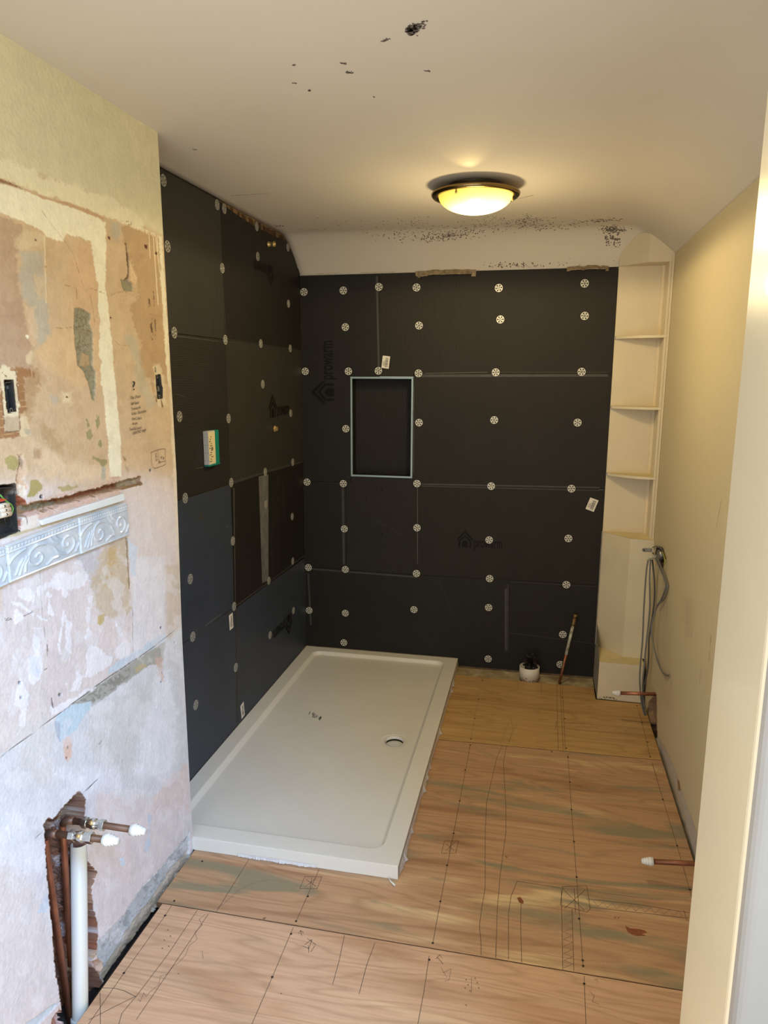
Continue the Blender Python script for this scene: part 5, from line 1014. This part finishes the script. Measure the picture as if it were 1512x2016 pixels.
tb_ = empty('terminal_block', tuple(hit(8, 1005, 0, XN-.010)), 'cream screw terminal block hanging in the dark metal back box', 'terminal block')
for a, b in (((-6, 999), (15, 994)), ((-4, 1007), (18, 1002)), ((-2, 1015), (19.5, 1010.5))):
    m = MB(); m.tube([hit(*a, 0, XN-.006), hit(*b, 0, XN-.006)], .0060, 10); m.lathe([(.006, .0001), (.0062, .0022), (.0058, .0024)], hit((a[0]*.45+b[0]*.55), (a[1]*.45+b[1]*.55), 0, XN-.006), (1, -.25, .05), 10, 1); m.build('terminal', [mat('cream_terminal', rgb(214, 200, 176), .45), M_dark], tb_)
for nm, col, pts, r_ in (('earth_wire', rgb(96, 150, 60), ((0, 974), (5, 980), (14, 988), (22, 993), (26, 1001), (24, 1009), (18, 1013)), .0016), ('live_wire', rgb(190, 64, 40), ((-8, 985), (2, 983), (12, 983), (8, 985), (-6, 988)), .0016), ('black_wire', rgb(26, 26, 28), ((10, 1016), (9.5, 1024), (12, 1033), (18, 1037), (23, 1034), (23, 1026), (19, 1018), (17, 1015)), .0009)):
    m = MB(); m.tube([hit(*p, 0, XN-.004) for p in pts], r_, 8); tag_o = m.build(nm, mat(nm, col, .4), tb_); tag_o['label'] = nm.replace('_', ' ').replace('earth', 'green and yellow').replace('live', 'red')

# ------------------------------------------------------------------ pipes in the chase, bottom left
CAP = [(-.002, .0105), (-.002, .0128), (.008, .0132), (.010, .0122), (.010, .0118), (.016, .0116), (.018, .0106), (.022, .0100), (.024, .0085), (.030, .0080), (.033, .0062), (.033, .0001)]
def stop_end(parent, o, axis, scale=1.):
    w = MB(); w.lathe([(t*scale, r*scale) for t, r in CAP], o, axis, 28); parent = w.build('stop_end_cap', M_white_plastic, parent)
    w = MB()
    for t, r in ((.0095, .0133), (.0170, .0117), (.0235, .0101)): w.lathe([((t-.0008)*scale, r*scale), (t*scale, (r+.0006)*scale), ((t+.0008)*scale, r*scale)], o, axis, 28)
    w.build('cap_ridges', mat('bright_white_plastic', rgb(248, 248, 248), .25), parent)
def valve(parent, a, axis, L_):
    a = np.array(a); w = MB(); w.lathe([(0, .0078), (0, .0130), (.013*1, .0130), (.013, .0078)], a, axis, 6, smooth=False); w.lathe([(.013, .0105), (L_*.36, .0108), (L_*.42, .0125), (L_*.58, .0125), (L_*.64, .0105), (L_-.013, .0105)], a, axis, 20); w.lathe([(L_-.013, .0078), (L_-.013, .0128), (L_, .0128), (L_, .0078)], a, axis, 6, smooth=False)
    parent = w.build('isolating_valve', M_chrome, parent, .0008)
    w = MB(); c_ = a+np.array(axis)*L_*.5; w.lathe([(.010, .0048), (.0155, .0048), (.0155, .0001)], c_, (0, -.75, .66), 14); w.build('valve_screw', M_brass, parent)
def tail(startpx, endpx, xwall, label, v0, v1, down_px, down_x):
    s = hit(*startpx, 0, xwall); y = s[1]; e2_ = hit(*endpx, 1, y); e2_ = np.array([e2_[0], y, e2_[2]]); ax_ = (e2_-s); Lt = np.linalg.norm(ax_); ax_ /= Lt
    o = empty('copper_pipe', tuple(s), label, 'pipe', None); w = MB()
    el = [hit(*down_px, 0, down_x)]+[s+np.array([-.012, 0, -.05]), s+np.array([-.012, 0, -.018]), s+np.array([-.008, 0, -.007]), s]; 
    w.tube([s, s+ax_*(Lt-.022)], .0075, 16, 0); w.tube(el, .0075, 16, 1); w.tube([s+np.array([-.010, 0, -.012]), s+np.array([-.002, 0, -.001]), s+ax_*.02], .0088, 16, 0)
    w.build('tube', [M_copper_dull, M_copper], o)
    fx0, fx1 = hit(*v0, 1, y), hit(*v1, 1, y); a = s+ax_*((fx0-s)@ax_); valve(o, a, ax_, float((fx1-fx0)@ax_)); stop_end(o, s+ax_*(Lt-.032), ax_)
    return o
tail((97, 1640), (233, 1656), XN-.020, 'near capped copper pipe tail with chrome valve, left and lower of the pair', (138, 1646), (183, 1651), (143, 2040), XN-.028)
tail((131, 1614), (286, 1637), XN-.024, 'far capped copper pipe tail with chrome valve, right and higher of the pair', (163, 1619), (207, 1625), (140, 1900), XN-.034)
w = MB(); pa, pb = hit(155.5, 1668, 0, XN-.018), hit(157, 2003, 0, XN-.004); wp = empty('waste_pipe', tuple(pb), 'white plastic waste pipe standing upright in the hacked-out wall chase', 'pipe')
PT = pa+np.array([0, 0, .008]); PBt = np.array([pb[0], pb[1], -.055]); axp = (PT-PBt)/np.linalg.norm(PT-PBt); Lp = np.linalg.norm(PT-PBt)
w.lathe([(0, .0182), (Lp, .0182), (Lp, .0160), (Lp-.05, .0160), (Lp-.05, .0001)], PBt, axp, 28); w.build('tube', mat('aged_white_pvc', rgb(218, 214, 214), .35, col2=rgb(216, 212, 196), vscale=7, stretch=(5, 5, .5)), wp)
w = MB(); cpos = PBt+axp*(float((pb-PBt)@axp)); w.lathe([(-.045, .0183), (-.045, .0215), (-.002, .0215), (.0, .0200), (.0, .0183)], cpos, axp, 28); w.build('socket_collar', M_white_plastic, wp)

# ------------------------------------------------------------------ box on the left wall
d = .040; A0 = hit(399, 850, 0, .0); y0b = float(A0[1]); 
near = lambda px, py: hit(px, py, 1, y0b)
xf = float(near(411.5, 900)[0]); zt_ = float(near(405, 849.5)[2]); zb_ = float(near(406, 919)[2]); yf = float(hit(432, 880, 0, xf)[1]); ym = float(hit(424, 880, 0, xf)[1])
mbx = empty('valve_cover_box', (0, (y0b+yf)/2, zb_), 'white and teal plastic valve cover box fixed on the black left wall', 'box')
w = MB(); w.box(.0006, y0b, zb_, xf, yf, zb_+.006); w.box(.0006, ym, zb_+.006, xf-.001, yf, zt_); w.build('teal_body', mat('teal_plastic', rgb(20, 128, 112), .4), mbx, .001)
w = MB(); w.box(.0006, y0b, zb_+.0062, xf, ym-.0005, zt_); w.build('white_cover', mat('pale_grey_foam', rgb(196, 194, 188), .7), mbx, .001)
w = MB()
for k in range(4):
    z = zb_+.02+k*(zt_-zb_-.03)/3.4
    for xx in (.2, .85): w.box(xf*xx, y0b-.0006, z, xf*xx+.003, y0b-.0001, z+.0015)
w.build('cut_marks', M_marker, mbx)
w = MB(); w.box(xf+.0001, y0b+.002, zb_+.010, xf+.0008, ym-.002, zt_-.004, 0); n_ = 12
for k in range(n_):
    z = zb_+.016+k*(zt_-zb_-.03)/n_; yy = y0b+.004+(k % 3)*.006; w.box(xf+.0008, yy, z, xf+.0011, min(yy+random.uniform(.006, .02), ym-.004), z+.0035, 1)
w.lathe([(.0, .0001), (.0004, .007), (.0, .0071)], (xf+.0008, (y0b+ym)/2, (zb_+zt_)/2), (1, 0, 0), 16, 1); w.build('label', [mat('cream_label', rgb(222, 206, 160), .6), mat('label_print', rgb(120, 112, 92), .6)], mbx)
# brass tails
b1 = hit(527, 481, 0, 0.); w = MB(); w.lathe([(.0004, .0080), (.0004, .0125), (.006, .0125), (.008, .0095), (.022, .0090), (.024, .0115), (.032, .0115), (.032, .0080), (.010, .0078)], (0, b1[1], b1[2]), (1, 0, 0), 24)
tag(w.build('brass_pipe_tail', M_brass), 'brass pipe tail sticking out high on the left wall below the ceiling gap', 'pipe fitting')
b2 = hit(540, 844, 0, 0.); be = empty('brass_elbow', (0, b2[1], b2[2]), 'brass wall elbow in the left wall under the house emblem', 'pipe fitting')
w = MB(); w.lathe([(.0004, .0095), (.0004, .0150), (.005, .0150), (.006, .0110), (.014, .0110), (.014, .0080), (.004, .0078)], (0, b2[1], b2[2]), (1, 0, 0), 6, smooth=False); w.build('hex_body', M_brass, be, .0006)
w = MB(); w.lathe([(.003, .0001), (.0035, .0078)], (0, b2[1], b2[2]), (1, 0, 0), 20); w.build('bore', M_dark, be)
w = MB(); w.poly([(.0006, b2[1]-.014+.008*math.cos(a), b2[2]+.002+.026*math.sin(a)) for a in np.linspace(0, 6.28, 9)[:-1]]); w.build('gouged_hole', M_dark, be)

# ------------------------------------------------------------------ waste pot, leaning pipe
pc = hit(1041.5, 1336, 2, 0.); pr = .0475; zt2 = float(hit(1041.5, 1311, 1, float(pc[1]))[2]); px_, py_ = float(pc[0]), float(pc[1])
pot = empty('soil_pipe_stub', (px_, py_, 0), 'short white soil pipe stub standing at the foot of the back wall', 'pipe')
w = MB(); w.lathe([(.0005, pr-.004), (.0005, pr), (zt2-.001, pr), (zt2, pr-.002), (zt2-.002, pr-.004), (.008, pr-.004), (.008, .0001)], (px_, py_, 0), (0, 0, 1), 40); 
for k in range(30):
    a = -math.pi/2+random.uniform(-1.3, 1.3); z = random.uniform(.003, .018)*random.random()+.003; s_ = random.uniform(.001, .004)
    w.poly([(px_+(pr+.0006)*math.cos(a+s_/pr*1.8*math.cos(t)), py_+(pr+.0006)*math.sin(a+s_/pr*1.8*math.cos(t)), z+s_*math.sin(t)) for t in range(6)], 1)
w.build('tube', [mat('grubby_white_pipe', rgb(214, 206, 192), .5, var=.06, vscale=20), mat('pipe_grime', rgb(120, 104, 80), .8)], pot, fix=False)
# crumpled black bag stuffed into it
bm = bmesh.new(); bmesh.ops.create_icosphere(bm, subdivisions=4, radius=1)
for v in bm.verts:
    n_ = v.co.normalized(); k = .80+.28*math.sin(7*n_.x+3*n_.z)*math.sin(6*n_.y-2)+.16*math.sin(15*n_.z+9*n_.x)+.10*math.sin(23*n_.y+11*n_.x)
    v.co = Vector((px_+.006+.034*k*n_.x, py_+.002+.031*k*n_.y, zt2+.012+.044*k*n_.z+(.014 if n_.z > .2 and n_.x > 0 else 0)))
me = bpy.data.meshes.new('black_bag'); bm.to_mesh(me); bm.free(); me.materials.append(mat('black_bag_plastic', rgb(24, 24, 24), .22, bump=.4, bscale=50)); o = bpy.data.objects.new('black_bag', me); C.objects.link(o)
tag(o, 'crumpled black plastic bag stuffed in the white soil pipe stub', 'bag')
yb_ = float(hit(1101, 1346, 2, 0.)[1]); c0 = np.array([*hit(1101, 1346, 2, 0.)[:2], .001]); c3 = hit(1133, 1210, 1, -.045)
dv = c3-c0; lp = empty('leaning_copper_pipe', tuple(c0), 'thin copper pipe with flaking pale paint leaning against the back wall', 'pipe')
w = MB(); w.tube([c0, c0+dv*.42], .0068, 14); w.build('bare_copper', M_copper, lp)
w = MB(); w.tube([c0+dv*.42, c0+dv*.84], .0072, 14); w.build('painted_length', mat('flaking_paint', rgb(196, 200, 184), .6, col2=rgb(120, 104, 84), vscale=40), lp)
w = MB(); w.tube([c0+dv*.84, c0+dv*.86, c0+dv*.95], .0085, 14); w.tube([c0+dv*.95, c0+dv*.97, c0+dv*1.0], [.0080, .0095, .0115], 14); w.build('tap_connector', mat('tarnished_brass', rgb(120, 96, 64), .5, .7, var=.2, vscale=40), lp)

# ------------------------------------------------------------------ capped pipes from the right wall
for wp_, cp_, y_, lab in (((1290, 1366), (1205, 1364), -.462, 'capped copper pipe from the right wall crossing in front of grey cables'), ((1365, 1697), (1263, 1695), -1.45, 'capped copper pipe low on the right wall beside the door frame')):
    a = hit(*wp_, 1, y_); b_ = hit(*cp_, 1, y_); a = np.array([XR+.02, y_, a[2]]); b_ = np.array([b_[0], y_, b_[2]]); o = empty('copper_pipe', tuple(a), lab, 'pipe'); v_ = (b_-a)/np.linalg.norm(b_-a); Lq = np.linalg.norm(b_-a)
    w = MB(); w.tube([a, b_-v_*.02], .0075, 16); w.build('tube', M_copper, o); stop_end(o, b_-v_*.031, v_, .95)

# ------------------------------------------------------------------ cables on the right wall
cs = empty('cable_cluster', tuple(hit(1298, 1092, 0, XR)), 'bunch of grey cables hanging from a metal box at the right wall', 'cables')
def cpath(pts, mode, n=6):
    out = []
    for p in pts:
        px, py = p[0], p[1]
        if mode == 'y': out.append(hit(px, py, 1, p[2]))
        else: out.append(hit(px, py, 0, p[2]))
    sm_ = []
    for i in range(len(out)-1):
        p0 = out[max(i-1, 0)]; p1 = out[i]; p2 = out[i+1]; p3 = out[min(i+2, len(out)-1)]
        for k in range(n): t = k/n; sm_.append(.5*((2*p1)+(-p0+p2)*t+(2*p0-5*p1+4*p2-p3)*t*t+(-p0+3*p1-3*p2+p3)*t**3))
    return sm_+[out[-1]]
M_cab = mat('grey_cable', rgb(112, 110, 106), .5); M_cab2 = mat('dark_grey_cable', rgb(70, 68, 66), .5)
for pts, mode, m_ in ((((1276, 1102, -.33), (1272, 1130, -.335), (1267.5, 1200, -.34), (1265, 1260, -.345), (1260, 1320, -.35), (1260, 1350, -.35), (1263, 1385, -.35), (1270, 1412, -.36)), 'y', M_cab),
                      (((1280.5, 1102, -.33), (1279, 1140, -.335), (1279, 1200, -.34), (1272, 1270, -.345), (1266.5, 1330, -.35), (1265, 1355, -.35), (1267, 1385, -.35), (1272, 1412, -.36)), 'y', M_cab),
                      (((1284, 1102, -.33), (1288, 1140, -.335), (1288.5, 1175, -.34), (1285, 1210, -.34), (1278, 1255, -.345), (1277, 1290, -.345), (1275, 1320, -.35), (1268, 1350, -.35), (1264, 1380, -.35), (1271, 1411, -.36)), 'y', M_cab2),
                      (((1287, 1093, XR-.022), (1296, 1112, XR-.016), (1308, 1140, XR-.009), (1310, 1158, XR-.007), (1302, 1180, XR-.010), (1293, 1195, XR-.018), (1284, 1225, XR-.03), (1283, 1250, XR-.03), (1290, 1285, XR-.02), (1300, 1315, XR-.012), (1310, 1329, XR-.008), (1318, 1329, XR-.004)), 'x', M_cab),
                      (((1290, 1092, XR-.020), (1300, 1112, XR-.013), (1313, 1145, XR-.006), (1314, 1158, XR-.006), (1308, 1178, XR-.007), (1296, 1190, XR-.012), (1295, 1193, XR-.012)), 'x', M_cab)):
    w = MB(); w.tube(cpath(pts, mode), .0034, 10); w.build('cable', m_, cs)
jb = hit(1290, 1092, 0, XR-.014)
w = MB(); w.lathe([(0, .020), (.018, .021), (.018, .0155), (.002, .0150), (.002, .0001)], (XR+.014, float(jb[1]), float(jb[2])), (-1, -.15, .05), 28); w.build('conduit_box', M_galv, cs)
w = MB(); c_ = hit(1268, 1083, 1, float(jb[1])); nrm_ = np.array([0, -1., 0]); ring = [c_+np.array([.0085*math.cos(a), 0, .0085*math.sin(a)]) for a in np.linspace(math.pi/2, 3*math.pi/2, 9)]+[hit(1284, 1087, 1, float(jb[1])), hit(1284, 1079.5, 1, float(jb[1]))]; w.prism(ring, (0, .002, 0)); w.lathe([(0, .0001), (.0, .0030), (.0004, .0032)], c_+nrm_*.0006, nrm_, 10, 1); w.build('mounting_tab', [M_galv, M_dark], cs, fix=False)
w = MB(); w.tube([hit(1276, 1099, 1, -.345), hit(1282, 1096, 1, -.345), hit(1293, 1097, 1, -.345)], [.009, .0095, .008], 12); w.build('cable_clamp', mat('pale_clamp', rgb(186, 178, 160), .5), cs)
for k, (col, pts) in enumerate(((rgb(150, 160, 60), ((1303, 1085), (1307, 1094), (1309, 1104), (1307, 1112))), (rgb(60, 66, 84), ((1297, 1076), (1304, 1083), (1306, 1094), (1301, 1104), (1298, 1108))), (rgb(40, 40, 44), ((1280, 1084), (1284, 1078), (1292, 1075), (1299, 1079), (1304, 1090))), (rgb(44, 40, 38), ((1281, 1082), (1283, 1086), (1286, 1090))), (rgb(110, 80, 50), ((1302, 1078), (1308, 1090), (1311, 1100))))):
    w = MB(); w.tube([hit(*p, 0, XR-.010+.002*k) for p in pts], .0022, 8); o = w.build('wire', mat('wire_%d' % k, col, .45), cs)
